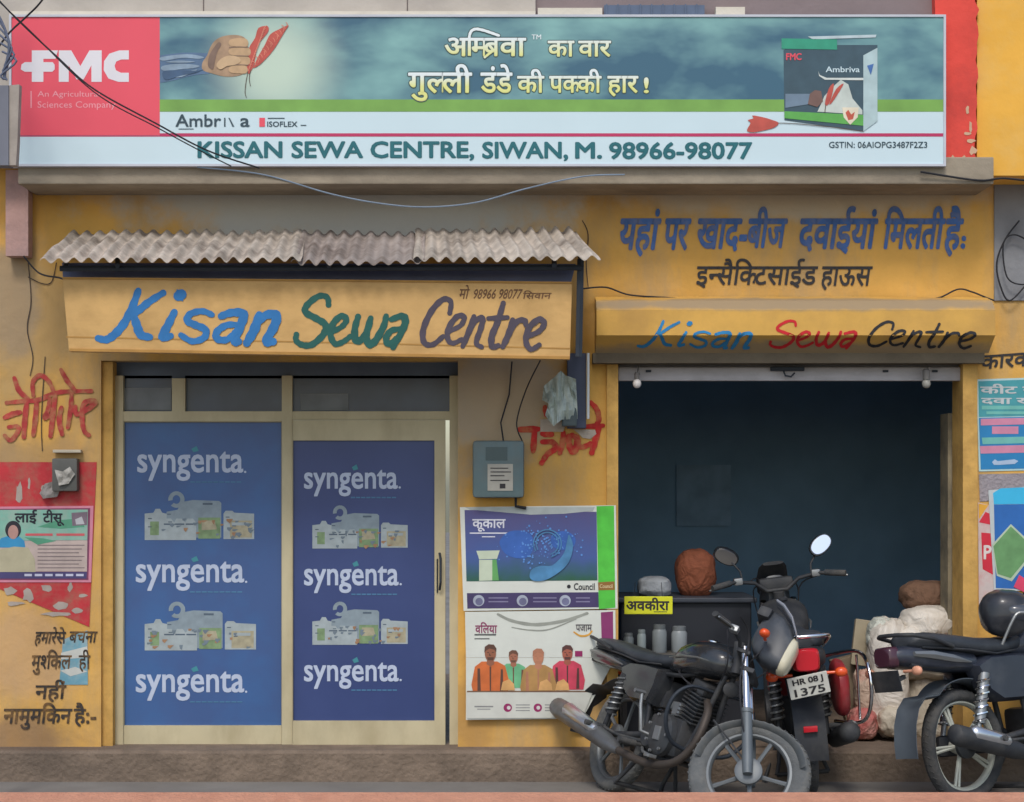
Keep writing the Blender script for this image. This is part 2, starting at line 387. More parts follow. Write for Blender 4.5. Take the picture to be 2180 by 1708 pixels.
# jambs of the open bay
mb = MB(); mb.wallbox(1292,776,1316,1590,-.03,.24); part('jamb', mb, OCHRE3, B)
mb = MB(); mb.wallbox(2050,772,2081,1590,-.03,.24); part('jamb', mb, OCHRE3, B)
mb = MB(); mb.wallbox(2018,880,2044,1590,.24,.18); part('inner_pillar', mb, M('inner_plaster', (140,128,104), .95, .2, 5, bump=.3, stain=(70,66,62), stain_amt=.7, stain_scale=4), B)
mb = MB(); mb.wallbox(2034,1210,2049,1560,.18,.02); part('red_post', mb, M('oxide_red', (136,56,50), .85, .2, 6), B)
# lintel under the hood
mb = MB(); mb.wallbox(1262,752,2096,773,-.1,.3); part('lintel', mb, M('lintel', (108,98,82), .95, .15, 5, bump=.3), B)
# rolled shutter
mb = MB()
for i in range(5): a, b = P(1318,772+i*3.5,.06+.004*(i%2)), P(2048,776+i*3.5,.06); mb.box((a.x,a.y,a.z),(b.x,.11,b.z))
RS = part('roller_shutter', mb, M('shutter_slat', (150,148,148), .6, .1, 8, metal=.2), B)
mb = MB(); a, b = P(1316,782,.03), P(2050,811,.03); mb.bbox((a.x,.03,a.z),(b.x,.07,b.z),.006); part('bottom_rail', mb, M('shutter_rail', (186,182,184), .6, .1, 4, stain=(120,114,110), stain_amt=.6, stain_scale=4, stretch=(.4,1,1)), RS)
mb = MB(); a = P(1640,781,.02); b = P(1712,790,.02); mb.bbox((a.x,.005,a.z),(b.x,.03,b.z),.004); mb.tube([P(1668,790,.0),P(1672,800,.0),P(1684,802,.0),P(1692,794,.0)], .005)
for u in (1375,1880,1985): a = P(u,788,.02); mb.box((a.x,.02,a.z),(a.x+.03,.03,a.z-.012))
part('lock_hasp', mb, DARKMET, RS)

# --- glass door bay
Y = .09
mb = MB(); mb.wallbox(215,752,978,806,.13,.05); part('door_head_panel', mb, M('head_panel_blue', (92,104,118), .7, .12, 5), B)  # blue-grey panel across the top of the door bay
DF = MB()
for q in ((240,800,262,1590),(600,800,622,1590),(957,800,976,1590)): DF.wallbox(*q, Y, .07)
DF.wallbox(262,876,600,897,Y+.003,.06); DF.wallbox(622,876,957,894,Y+.003,.06); DF.wallbox(366,806,394,876,Y+.004,.05)
FR = part('door_frame', DF, CREAM, B)
GL = M('transom_glass', (58,72,92), .25, .2, 5, spec=.5)
for q in ((262,800,366,876),(394,800,600,876),(622,800,957,876)):
    mb = MB(); mb.wallbox(*q, Y+.04, .006); part('pane', mb, GL, FR)
for q in ((264,826,364,873),(640,838,742,874)):
    mb = MB(); mb.wallbox(*q,Y+.033,.004); part('paper', mb, M('dusty_paper', (126,130,132), .9, .15, 8), FR)
for q in ((215,770,240,1590),(976,770,992,1590)):
    mb = MB(); mb.wallbox(*q,.03,.17); part('reveal', mb, OCHRE3, B)
def leaf(u0, v0, u1, v1, film, fm, y, name):
    m = MB()
    m.wallbox(u0,v0,film[0],v1,y,.035); m.wallbox(film[2],v0,u1,v1,y,.035)
    m.wallbox(film[0],v0,film[2],film[1],y+.002,.03); m.wallbox(film[0],film[3],film[2],v1,y+.002,.03)
    d = part(name, m, CREAM, B)
    m = MB(); m.wallbox(*film, y+.02, .006); part('printed_film', m, fm, d)
    return d
F1 = M('blue_film', (62,90,140), .38, .10, 1.2, stain=(54,112,170), stain_amt=.65, stain_scale=.9, spec=.5)
F2 = M('indigo_film', (54,70,120), .38, .10, 1.2, stain=(64,80,128), stain_amt=.5, stain_scale=1.2, spec=.5)
L1 = leaf(262.5,897.5,599.5,1589,(264,899,599,1545),F1,Y+.01,'fixed_panel')
L2 = leaf(622.5,895,948,1586,(623.5,938,925,1535),F2,Y-.01,'glass_door')
LETW = M('film_lettering', (186,196,216), .5, .06, 10)
TEAL = M('film_teal', (66,140,150), .5, .05, 10)
JUG = [M('jug_grey', (136,150,158), .6, .12, 22), M('jug_white', (162,172,174), .6, .12, 22), M('jug_green', (124,148,108), .6, .25, 26), M('jug_cream', (166,158,132), .6, .2, 26), M('jug_dark', (84,98,112), .6, .1, 12)]
def jugs(par, u0, v0, u1, v1, y):
    X = lambda a: u0+(u1-u0)*a; Z = lambda b: v0+(v1-v0)*b
    ms = [MB() for _ in JUG]
    def pl(k, pts, e): ms[k].poly([(X(a), Z(b)) for a, b in pts], y-e)
    # back row: a big jug with a handle, smaller bottles beside it
    pl(0, [(.2,.42),(.30,.38),(.34,.22),(.44,.18),(.68,.2),(.7,.24),(.7,.95),(.2,.95)], .0003)
    ms[0].poly([(X(.29+.075*math.cos(t)), Z(.17+.17*math.sin(t))) for t in [i*.33 for i in range(-10,8)]]+[(X(.29+.035*math.cos(t)), Z(.17+.09*math.sin(t))) for t in [i*.33 for i in range(7,-11,-1)]], y-.0004)
    pl(1, [(.0,.46),(.08,.44),(.1,.36),(.14,.36),(.16,.44),(.2,.46),(.2,1),(0,1)], .0007)
    pl(1, [(.72,.46),(.74,.40),(.8,.40),(.82,.44),(1,.46),(1,.98),(.72,.98)], .0007)
    for a in (.17,.27,.37):
        pl(1, [(a,.64),(a+.02,.56),(a+.07,.56),(a+.10,.64),(a+.10,1.0),(a,1.0)], .001)
        pl(4, [(a+.005,.66),(a+.092,.66),(a+.092,.69),(a+.005,.69)], .0013)
    pl(4, [(.53,.24),(.62,.24),(.62,.28),(.53,.28)], .001)
    pl(2, [(.49,.54),(.69,.54),(.69,.97),(.49,.97)], .001)
    pl(3, [(.78,.6),(.98,.6),(.98,.95),(.78,.95)], .001)
    for a, b in ((.205,.46),(.215,.62),(.03,.55),(.03,.72),(.74,.52),(.80,.70)): pl(4, [(a,b),(a+.035,b),(a+.035,b+.02),(a,b+.02)], .0016)
    pl(2, [(.05,.62),(.13,.62),(.13,.9),(.05,.9)], .0012); pl(3, [(.52,.60),(.64,.60),(.66,.78),(.52,.8)], .0014); pl(1, [(.795,.64),(.95,.64),(.95,.70),(.795,.70)], .0014)
    rj = random.Random(int(u0+v0)); tiny = MB(); rust = MB()
    for k in range(26):
        a, b = rj.uniform(.02,.95), rj.uniform(.55,.93)
        (tiny if k % 3 else rust).poly([(X(a+da), Z(b+db)) for da, db in ((0,0),(rj.uniform(.02,.06),0),(.02,rj.uniform(.03,.10)),(0,.04))], y-.0019-.00005*k)
    part('small_print', tiny, M('jug_mid', (112,126,136), .6, .1, 12), par); part('label_print', rust, M('jug_rust', (158,122,92), .6, .2, 14), par)
    for m, k, n in zip(ms, JUG, ('jug_print','bottle_print','green_label_print','cream_label_print','shadow_print')): part(n, m, k, par)
for par, dy, rows in ((L1, Y+.028, ((293,517,962,1023),(290,519,1196,1257),(290,519,1430,1491))), (L2, Y+.008, ((648,846,1001,1056),(648,848,1206,1262),(648,848,1411,1466)))):
    for u0, u1, v0, v1 in rows:
        lt = MB(); lettering(lt, 'syngenta', u0, u1, v0, v1, dy, .014); lt.ell(u1+5, v1-18, 2.5, 2.5, dy, n=10); part('lettering', lt, LETW, par)
        tg = MB(); tg.poly([(u0+.53*(u1-u0), v0+1),(u0+.51*(u1-u0), v0-6),(u0+.56*(u1-u0), v0-12),(u0+.58*(u1-u0), v0-2)], dy); part('leaf_mark', tg, TEAL, par)
        tg = MB()
        for a in range(9): tg.rect(u0+(.50+a*.055)*(u1-u0), v1+2, u0+(.545+a*.055)*(u1-u0), v1+5, dy)
        part('small_print', tg, M('film_small', (74,120,156), .5, .1, 10), par)
for q in ((308,1046,541,1150),(308,1281,545,1385)): jugs(L1, *q, Y+.029)
for q in ((665,1076,868,1168),(665,1281,868,1373)): jugs(L2, *q, Y+.009)
mb = MB(); mb.tube([P(936,1178,.06),P(938,1190,.03),P(938,1240,.03),P(936,1256,.06)], .007); mb.tube([P(931,1190,.074),P(931,1262,.074)], .004); part('handle', mb, DARKMET, L2)

# painted writing on the plaster
DL = lambda m, tk, u0, u1, v0, v1, y=-.005, **k: lettering(m, tk, u0, u1, v0, v1, y, deva=True, **k)
mb = MB(); off = .03
DL(mb, 'यहां', 1315, 1398, 468, 530, off=off, shear=.14); DL(mb, 'पर', 1410, 1462, 468, 530, off=off, shear=.14)
DL(mb, 'खाद-', 1480, 1586, 468, 528, off=off, shear=.14); DL(mb, 'बीज', 1588, 1668, 468, 526, off=off, shear=.14)
DL(mb, 'दवाईयां', 1698, 1860, 468, 528, off=off, shear=.14); DL(mb, 'िमलती', 1878, 2004, 468, 528, off=off, shear=.14); DL(mb, 'है', 2008, 2042, 468, 530, off=off, shear=.14)
mb.ell(2052, 508, 5, 6, -.005); mb.ell(2050, 524, 5, 6, -.005)
part('painted_lettering', mb, NAVYP, B, label='blue painted Hindi line across the wall above the shutter')
mb = MB()
DL(mb, ['इ',('न',.62),'सै','ि',('क',.84),'टसाईड'], 1480, 1736, 568, 606, off=.012, shear=.14); DL(mb, 'हाऊस', 1746, 1852, 568, 608, off=.012, shear=.14)
part('painted_lettering', mb, BLACKP, B, label='thin black painted Hindi line below the blue one')
def brush_lines(mb, lines, cv, wd):
    for k, q in enumerate(lines): stroke(mb, [cv(*p) for p in q], wd*random.uniform(.85, 1.15), lambda u, v, k=k: P(u, v, -.005-.00025*k))
mb = MB()
brush_lines(mb, [[(150,180),(200,310),(290,395)],[(70,440),(230,425),(400,410),(560,345),(700,322),(960,318)],[(50,595),(130,560),(210,540)],[(90,695),(185,690),(190,740),(115,835),(50,785)],[(285,400),(262,600),(250,800)],[(385,420),(372,600),(350,780)],
  [(350,365),(345,225),(420,152),(510,212),(565,325)],[(580,345),(556,560),(530,790)],[(522,400),(502,520),(470,600),(556,562)],[(645,490),(622,620),(652,770)],[(752,340),(742,500),(712,700)],[(640,92),(700,200),(785,305)],
  [(790,480),(800,560),(900,520),(1000,442),(960,420),(882,452),(862,600),(882,730),(932,780)]], lambda x, y: (x*.2027, y*.2027+768.6), 12)
part('painted_lettering', mb, M('faded_red_paint', (172,60,58), .8, .25, 16, stain=(178,136,92), stain_amt=.75, stain_scale=20), B, label='faded red brushed word left of the glass doors')
mb = MB()
brush_lines(mb, [[(90,405),(300,400)],[(830,372),(1030,360)],[(892,100),(962,180),(982,300),(942,362)],[(255,420),(240,650)],[(345,452),(445,460)],[(342,545),(460,550),(490,620),(400,685),(335,785)],[(582,440),(570,560),(540,670)],[(640,480),(652,600),(702,655),(742,520),(682,472)],
  [(742,485),(772,600),(860,580),(884,558)],[(985,380),(944,520),(902,668)],[(372,150),(390,240)]], lambda x, y: (x*.18821+1090, y*.18821+838.5), 13)
part('painted_lettering', mb, M('worn_red_paint', (192,44,40), .8, .25, 14, stain=(190,146,90), stain_amt=.6, stain_scale=16), B, label='worn red painted word beside the meter')
mb = MB(); mb.poly([(u*.18821+1090, v*.18821+838.5) for u, v in ((690,402),(940,408),(955,455),(885,512),(800,500),(740,440))], -.0085); mb.poly([(u*.18821+1090, v*.18821+838.5) for u, v in ((320,290),(520,280),(600,370),(580,430),(320,430))], -.0085)
part('torn_scrap', mb, M('torn_pale', (186,172,156), .85, .12, 20, bump=.2), B)
mb = MB()
DL(mb, 'हमारे', 72, 118, 1346, 1370, off=.015, shear=.2); DL(mb, 'से', 120, 140, 1346, 1370, off=.015); DL(mb, 'बचना', 146, 204, 1345, 1368, off=.015, shear=.15)
DL(mb, ['मु',('श',.7),'िकल'], 66, 150, 1396, 1424, off=.015, shear=.1); DL(mb, 'ही', 168, 192, 1396, 1424, off=.015)
DL(mb, 'नहीं', 74, 138, 1460, 1488, off=.015, shear=.1)
DL(mb, 'नामुमिकन', 6, 150, 1510, 1540, off=.018, shear=.12); DL(mb, 'है:-', 158, 204, 1510, 1540, off=.018)
part('painted_lettering', mb, M('worn_black_paint', (58,52,48), .8, .2, 14, stain=(170,124,64), stain_amt=.5, stain_scale=16), B, label='black painted Hindi slogan low on the left wall')
mb = MB(); DL(mb, 'कारक', 2088, 2196, 758, 786, off=.015, shear=.1, slope=-8); part('painted_lettering', mb, BLACKP, B)
mb = MB()
for s in range(4): 
    p = [(72+random.uniform(-6,6), 560+s*40) for _ in range(2)]
for pts in ([(60,560),(66,640),(58,700),(70,760),(64,800)], [(96,760),(92,820),(88,900),(90,960)], [(1240,470),(1252,500),(1248,560),(1252,610)], [(120,560),(110,600),(90,604),(60,590)]):
    stroke(mb, pts, 2.2, lambda u, v: P(u, v, -.006))
part('crack', mb, M('crack_line', (70,60,54), .95), B)

# ------------------------------------------------------------------ neighbour on the right
N = thing('neighbour_building', 'yellow neighbouring house with a chipped red corner strip and grey cement wall', 'building', (P(2200,0,0).x,-.2,0))
mb = MB(); mb.wallbox(2080,-90,2380,374,-.30,.3); part('wall', mb, M('bright_ochre', (236,178,74), .85, .06, 4, bump=.15, stain=(226,190,120), stain_amt=.5, stain_scale=3), N)
mb = MB(); pts = [(1988,-90),(2000,364)]+[(2081,364)]+[(2080+random.uniform(-6,5), 345-i*18) for i in range(24)]
mb.poly(pts, -.34, .34); part('corner_strip', mb, M('chipped_red', (226,78,66), .8, .08, 5, bump=.2, stain=(170,60,55), stain_amt=.5, stain_scale=4), N)
mb = MB()
for u, v, a, b in ((2060,235,4,10),(2058,285,10,4),(2066,300,12,5),(2072,320,8,12),(2052,335,5,4),(2074,355,5,8),(2046,350,9,3),(2066,270,4,12),(2030,338,5,8),(2062,372-10,14,2)):
    mb.poly([(u+a*math.cos(t)*random.uniform(.5,1.2), v+b*math.sin(t)*random.uniform(.5,1.2)) for t in [i*.7 for i in range(9)]], -.3425)
part('chipped_plaster', mb, M('chip', (205,170,140), .95, .1, 8), N)
mb = MB(); mb.wallbox(2117,392,2380,640,-.012,.2); part('cement_wall', mb, M('grey_render', (140,140,142), .95, .14, 4, bump=.35, stain=(112,112,116), stain_amt=.6, stain_scale=3), N)

# ------------------------------------------------------------------ big flex sign
YS = -.40
SG = thing('shop_sign', 'long flex billboard in red, teal and white over the whole shop front', 'sign', P(1015,352,YS))
mb = MB(); mb.wallbox(23,35,2010,350,YS,.05); part('panel', mb, WHITE, SG)
mb = MB()
for q in ((19,31,2014,36),(19,349,2014,354),(19,36,24,349),(2009,36,2014,349)): mb.wallbox(*q, YS-.008, .066)
part('frame', mb, M('frame_steel', (196,198,206), .5, .08, 4), SG)
y1, y2, y3, y4 = YS-.0012, YS-.0024, YS-.0044, YS-.0064
mb = MB(); mb.rect(25,37,340,288,y1); part('red_panel', mb, RED, SG)
# printed sky (part of the artwork)
def sky_print():
    m = bpy.data.materials.new('printed_sky'); m.use_nodes = True; t = m.node_tree; L = t.links.new; b = t.nodes['Principled BSDF']
    tc = t.nodes.new('ShaderNodeTexCoord'); mp = t.nodes.new('ShaderNodeMapping'); mp.inputs['Scale'].default_value = (.7,1,1.35)
    L(tc.outputs['Object'], mp.inputs[0])
    n = t.nodes.new('ShaderNodeTexNoise'); n.inputs['Scale'].default_value = 2.4; n.inputs['Detail'].default_value = 4; n.inputs['Distortion'].default_value = .15; L(mp.outputs[0], n.inputs['Vector'])
    cr = t.nodes.new('ShaderNodeValToRGB'); e = cr.color_ramp.elements
    e[0].position = .40; e[0].color = (lin(56),lin(100),lin(122),1); e[1].position = .68; e[1].color = (lin(134),lin(182),lin(178),1)
    L(n.outputs['Fac'], cr.inputs[0])
    gr = t.nodes.new('ShaderNodeVectorMath'); gr.operation = 'DISTANCE'; c = P(585,140,y1)-ORG[SG.name]; gr.inputs[1].default_value = c
    L(tc.outputs['Object'], gr.inputs[0])
    r = t.nodes.new('ShaderNodeMapRange'); r.inputs[1].default_value = .06; r.inputs[2].default_value = .46; r.inputs[3].default_value = .95; r.inputs[4].default_value = 0
    r.interpolation_type = 'SMOOTHSTEP'; L(gr.outputs['Value'], r.inputs[0])
    mx = t.nodes.new('ShaderNodeMix'); mx.data_type = 'RGBA'; L(r.outputs[0], mx.inputs[0]); L(cr.outputs[0], mx.inputs[6]); mx.inputs[7].default_value = (lin(198),lin(216),lin(196),1)
    L(mx.outputs[2], b.inputs['Base Color']); b.inputs['Roughness'].default_value = .5
    return m
mb = MB(); mb.rect(340,37,2008,212,y1); part('sky_print', mb, sky_print(), SG)
mb = MB(); mb.rect(340,212,2008,238,y1); part('grass_print', mb, M('grass_print', (122,168,80), .5, .14, 6), SG)
mb = MB(); mb.rect(340,284,2008,291,y1); mb.rect(25,288.5,340,291,y1); part('crimson_line', mb, M('crimson', (190,50,96), .5, .04, 3), SG)
# company mark
mb = MB(); c1 = lambda x, y: (x*K4, y*K4)
mb.poly([c1(*p) for p in ((192,305),(350,305),(335,356),(262,356),(262,375),(262,495),(192,495))], y2)
bar = [c1(*p) for p in ((130,390),(150,376),(192,376),(262,376),(318,376),(330,392),(330,420),(316,434),(262,434),(192,434),(150,434),(125,420))]
mb.poly(bar, y2-.0006)
mb.poly([c1(*p) for p in ((355,495),(355,305),(430,305),(485,400),(540,305),(614,305),(614,495),(552,495),(552,395),(505,480),(462,480),(415,395),(415,495))], y2)
mb.poly([c1(*p) for p in ((778,305),(720,305),(660,325),(628,370),(626,425),(655,475),(715,495),(778,495),(778,440),(730,440),(700,425),(692,398),(702,372),(732,360),(778,360))], y2)
part('company_mark', mb, M('mark_white', (226,222,226), .5, .03), SG)
mb = MB(); lettering(mb, 'An Agricultural', 80, 212, 194, 210, y2, .004); lettering(mb, 'Sciences Company', 80, 246, 216, 234, y2, .004); mb.rect(65,194,67.5,230,y2)
part('lettering', mb, M('pale_pink', (240,160,170), .5, .03), SG)
# the clenched fist with red ears of weed (flat print)
def ps(col, pts, y, name, nm): m = MB(); m.poly(pts, y); return part(nm, m, M(name, col, .5, .12, 14), SG)
cc = lambda *a: [c1(x, y) for x, y in a]
ps((88,114,144), cc((968,335),(1000,330),(1100,318),(1180,318),(1262,322),(1292,362),(1290,420),(1262,446),(1190,452),(1120,466),(1060,484),(968,502)), y2, 'print_sleeve', 'arm_print')
m = MB()
for k, q in enumerate((((975,345),(1130,328),(1230,345),(1200,356),(1100,350),(985,368)), ((980,400),(1090,385),(1200,396),(1180,410),(1100,418),(990,428)), ((990,462),(1090,442),(1190,420),(1150,444),(1080,468)), ((1000,376),(1080,366),(1180,374),(1100,380)))): m.poly(soft(cc(*q)), y3-.0002*k)
part('arm_highlight_print', m, M('print_sleeve_light', (138,158,176), .5, .2, 14), SG)
m = MB(); m.poly(soft(cc((985,432),(1080,424),(1180,428),(1230,418),(1170,442),(1090,458),(1000,482))), y3-.001); part('arm_shade_print', m, M('print_sleeve_dark', (66,92,122), .5, .15, 14), SG)
m = MB(); m.poly(soft(cc((1225,424),(1222,380),(1250,336),(1268,290),(1296,248),(1340,222),(1400,212),(1450,216),(1484,236),(1496,280),(1498,340),(1492,410),(1470,446),(1420,462),(1350,462),(1280,444))), y2-.0005); part('fist_print', m, M('print_fist', (168,138,110), .5, .22, 16), SG)
m = MB()
for k in range(4):
    y0 = 236+k*54; x1 = (1500,1514,1512,1496)[k]
    m.poly(soft(cc((1392,y0+4),(1440,y0-6),(x1-14,y0),(x1,y0+24),(x1-12,y0+46),(1440,y0+46),(1396,y0+42),(1380,y0+24))), y3-.0003*k)
part('finger_print', m, M('print_finger', (194,160,122), .5, .16, 16), SG)
m = MB()
for k in range(3): stroke(m, cc((1384,288+k*54),(1440,284+k*54),(1502,286+k*54)), 1.8, lambda u, v: P(u, v, y3-.0016))
m.poly(soft(cc((1256,400),(1262,340),(1290,290),(1320,256),(1336,270),(1310,320),(1296,380),(1286,420))), y3); part('fist_shade_print', m, M('print_fist_dark', (128,104,90), .5, .18, 14), SG)
m = MB(); m.poly(soft(cc((1306,392),(1340,352),(1390,336),(1440,346),(1452,372),(1420,392),(1370,400),(1330,420))), y3-.003); part('thumb_print', m, M('print_thumb', (204,172,134), .5, .12, 14), SG)
def ears(pts_sets, stems, y, par, nm='weed_print', col=(190,84,72)):
    m = MB()
    for i, q in enumerate(pts_sets): m.poly(soft(q, 3), y-.0004*i)
    part(nm, m, M('print_red_ear', col, .5, .15, 18), par)
    m = MB()
    for q in stems: stroke(m, q, 1.6, lambda u, v: P(u, v, y))
    part('stem_print', m, M('print_stem', (84,70,60), .5, .1, 10), par)
E1 = [cc((1500,300),(1540,230),(1560,170),(1615,158),(1620,190),(1590,230),(1560,270),(1545,330),(1530,400),(1505,445),(1492,420)),
      cc((1530,405),(1560,340),(1600,270),(1630,210),(1680,180),(1742,152),(1720,190),(1690,240),(1660,290),(1620,340),(1570,390),(1535,410))]
ears(E1, [cc((1498,430),(1485,500),(1480,560),(1488,590)), cc((1515,420),(1505,470),(1512,520))], y3, SG)
m = MB()
for k in range(16):
    t = k/15; a, b = c1(1545+190*t, 395-235*t), c1(1530+196*t+14*math.sin(k*2.1), 372-236*t)
    stroke(m, [a, ((a[0]+b[0])/2+1.5, (a[1]+b[1])/2), b], 1.7, lambda u, v: P(u, v, y4))
    a, b = c1(1500+90*t, 430-250*t), c1(1512+98*t, 405-250*t); stroke(m, [a, ((a[0]+b[0])/2-1, (a[1]+b[1])/2), b], 1.6, lambda u, v: P(u, v, y4))
part('kernel_print', m, M('print_ear_light', (216,132,110), .5, .15, 18), SG)
# headline: dark outline below, pale letters above
def grad_letters():
    m = bpy.data.materials.new('headline_letters'); m.use_nodes = True; t = m.node_tree; L = t.links.new; b = t.nodes['Principled BSDF']
    tc = t.nodes.new('ShaderNodeTexCoord'); sp = t.nodes.new('ShaderNodeSeparateXYZ'); L(tc.outputs['Object'], sp.inputs[0])
    o = ORG[SG.name]; cr = t.nodes.new('ShaderNodeValToRGB'); mr = t.nodes.new('ShaderNodeMapRange')
    zb, zt_ = P(0,212,y3).z-o.z, P(0,60,y3).z-o.z
    mr.inputs[1].default_value = zb; mr.inputs[2].default_value = zt_; L(sp.outputs['Z'], mr.inputs[0]); L(mr.outputs[0], cr.inputs[0])
    A, G = (lin(230),lin(238),lin(238),1), (lin(226),lin(226),lin(140),1)
    e = cr.color_ramp.elements; e[0].position = 0; e[0].color = G; e[1].position = 1; e[1].color = A
    for p, c in ((.18,G),(.34,A),(.55,A),(.62,G),(.85,A)):
        x = e.new(p); x.color = c
    L(cr.outputs[0], b.inputs['Base Color']); b.inputs['Roughness'].default_value = .5
    return m
def headline(m, off, y):
    k = dict(off=off)
    g = 0 if off < .03 else 2
    DL(m, 'अ', 948, 996, 82, 119, y, **k); m.rect(996-g, 82-g, 1002.5+g, 119+g, y-.0011)
    stroke(m, [(999,88),(999.5,76),(1004,66),(1014,62),(1030,65),(1048,71),(1062,76)], 6+2*g, lambda u, v: P(u, v, y-.0010), .9)
    DL(m, [('म',.74)], 1003, 1031, 82, 119, y, **k); DL(m, 'ब', 1030, 1064, 82, 119, y, **k); DL(m, 'वा', 1064, 1119, 82, 119, y, **k)
    stroke(m, [(1032,122),(1042,114),(1050,108)], 5+2*g, lambda u, v: P(u, v, y-.0010), .95)
    DL(m, 'का', 1167, 1222, 88, 120, y, **k); DL(m, 'वार', 1232, 1300, 88, 120, y, **k)
    DL(m, ['गु',('ल',.74),'ली'], 870, 1004, 156, 197, y, **k); DL(m, 'डंडे', 1024, 1090, 156, 197, y, **k); DL(m, 'की', 1102, 1158, 163, 197, y, **k)
    DL(m, ['प',('क',.84),'की'], 1170, 1280, 163, 197, y, **k); DL(m, 'हार', 1294, 1358, 163, 197, y, **k); lettering(m, '!', 1372, 1380, 166, 198, y, off)
mb = MB(); headline(mb, .055, y2); part('lettering_outline', mb, M('headline_outline', (64,92,92), .5, .05), SG)
mb = MB(); headline(mb, .02, y3); lettering(mb, 'TM', 1132, 1152, 74, 84, y3, .01); part('lettering', mb, grad_letters(), SG)
mb = MB(); lettering(mb, 'Ambr', 374, 470, 244, 270, y2, .012); mb.rect(477,251,480,270,y2); mb.poly([(486,251),(489,251),(499,270),(495,270)], y2); lettering(mb, 'a', 512, 531, 252, 270, y2, .012); mb.rect(380,274,412,275.6,y2)
lettering(mb, 'ISOFLEX', 569, 633, 259, 270, y2, .012); mb.rect(570,251,606,253,y2); mb.rect(640,266,652,268,y2); part('lettering', mb, M('slate_letters', (52,74,84), .5, .05), SG)
mb = MB(); mb.rect(552,251,564,270,y2); part('red_square_print', mb, RED, SG)
mb = MB()
lettering(mb, 'KISSAN SEWA CENTRE,', 422, 1008, 302, 341, y2, .03); lettering(mb, 'SIWAN,', 1028, 1208, 303, 342, y2, .03); lettering(mb, 'M.', 1226, 1280, 304, 337, y2, .03); lettering(mb, '98966-98077', 1298, 1600, 304, 338, y2, .03)
part('lettering', mb, M('teal_letters', (32,104,112), .5, .06), SG, label='big dark teal shop name line')
mb = MB(); lettering(mb, 'GSTIN: 06AIOPG3487F2Z3', 1765, 1974, 302, 315, y2, .008); part('lettering', mb, M('slate_letters', (52,74,84)), SG)
# printed carton
ps((62,86,98), [(1668,108),(1680,96),(1868,96),(1868,120),(1838,135),(1838,280),(1670,256)], y2, 'carton_front', 'carton_print')
ps((176,198,200), [(1838,118),(1868,102),(1868,258),(1838,280)], y3, 'carton_side', 'carton_side_print')
ps((52,152,122), [(1664,82),(1782,84),(1782,106),(1664,104)], y3, 'carton_green', 'carton_top_print')
ps((190,206,210), [(1720,78),(1866,74),(1864,80),(1730,84)], y3, 'carton_lid', 'carton_lid_print')
ps((196,204,196), [(1740,238),(1746,226),(1755,205),(1770,188),(1790,170),(1806,180),(1815,210),(1836,235),(1836,244)], y3, 'carton_glow', 'glow_print')
ps((96,172,82), [(1670,237),(1838,245),(1838,268),(1670,252)], y3-.0004, 'carton_grass', 'carton_grass_print')
ps((120,92,84), [(1724,200),(1735,192),(1748,194),(1752,216),(1740,228),(1720,222)], y4, 'carton_fist', 'small_fist_print')
ps((112,132,150), [(1672,200),(1724,200),(1722,222),(1672,230)], y3-.0004, 'carton_sleeve', 'small_arm_print')
ears([[(1756,222),(1764,190),(1775,178),(1772,200),(1764,222)], [(1766,220),(1780,190),(1796,178),(1784,200),(1770,220)]], [[(1758,222),(1756,240)]], y4, SG)
ps((214,220,214), [(1742,152),(1745,160),(1760,166),(1838,166),(1838,171),(1756,170),(1744,162)], y3, 'carton_swoosh', 'swoosh_print')
mb = MB(); lettering(mb, 'Ambriva', 1758, 1830, 142, 154, y3, .01); part('lettering', mb, WHITE, SG)
mb = MB(); lettering(mb, 'FMC', 1674, 1706, 114, 128, y3, .03); part('lettering', mb, RED, SG)
ps((226,214,190), [(1793,229),(1828,229),(1826,250),(1810,266),(1796,250)], y4, 'crest_base', 'shield_print')
ps((196,90,70), [(1800,240),(1806,234),(1812,244),(1820,238),(1816,254),(1806,256)], y4-.0005, 'crest_flame', 'shield_flame_print')
ps((70,110,170), [(1846,140),(1860,136),(1854,160)], y4, 'carton_v', 'tick_print')
ears([[(1590,278),(1598,262),(1592,256),(1604,252),(1602,246),(1625,250),(1645,256),(1658,262),(1648,272),(1625,278),(1604,282)]], [[(1656,262),(1700,264),(1780,272),(1838,280)]], y3, SG, col=(206,122,92))

# ------------------------------------------------------------------ tin awning, painted boards
def awning(u0f, u1f, u0b, u1b, vf, vb, yf, yb, seed, name, label):
    A, Bf, Cc, Dd = P(u0f, vf, yf), P(u1f, vf, yf), P(u0b, vb, yb), P(u1b, vb, yb)
    nx, ny = int((u1f-u0f)/31*10), 10; vs = []; fs = []; per = 31*1.0
    rnd = random.Random(seed)
    for j in range(ny+1):
        t = j/ny
        for i in range(nx+1):
            s = i/nx
            q = A.lerp(Bf, s).lerp(Cc.lerp(Dd, s), t)
            ph = 2*math.pi*(s*(u1f-u0f)/per)
            q.z += (.0135+.006*mnoise.noise(Vector((q.x*2.3, t*1.5, seed+20))))*math.sin(ph)+.018*mnoise.noise(Vector((q.x*1.3, t*2, seed)))+.006*mnoise.noise(Vector((q.x*5, t*5, seed+3)))
            q.x += .01*mnoise.noise(Vector((q.x*3, t*2, seed+8)))
            vs.append(q)
    W_ = nx+1
    fs = [(j*W_+i, j*W_+i+1, (j+1)*W_+i+1, (j+1)*W_+i) for j in range(ny) for i in range(nx)]
    n0 = len(vs); vs += [q-Vector((0,0,.004)) for q in vs]
    fs += [tuple(reversed([k+n0 for k in f])) for f in fs]
    bd = [i for i in range(W_)]
    fs += [(i, i+n0, i+1+n0, i+1) for i in range(nx)]
    m = MB(); m.add(vs, fs); return m
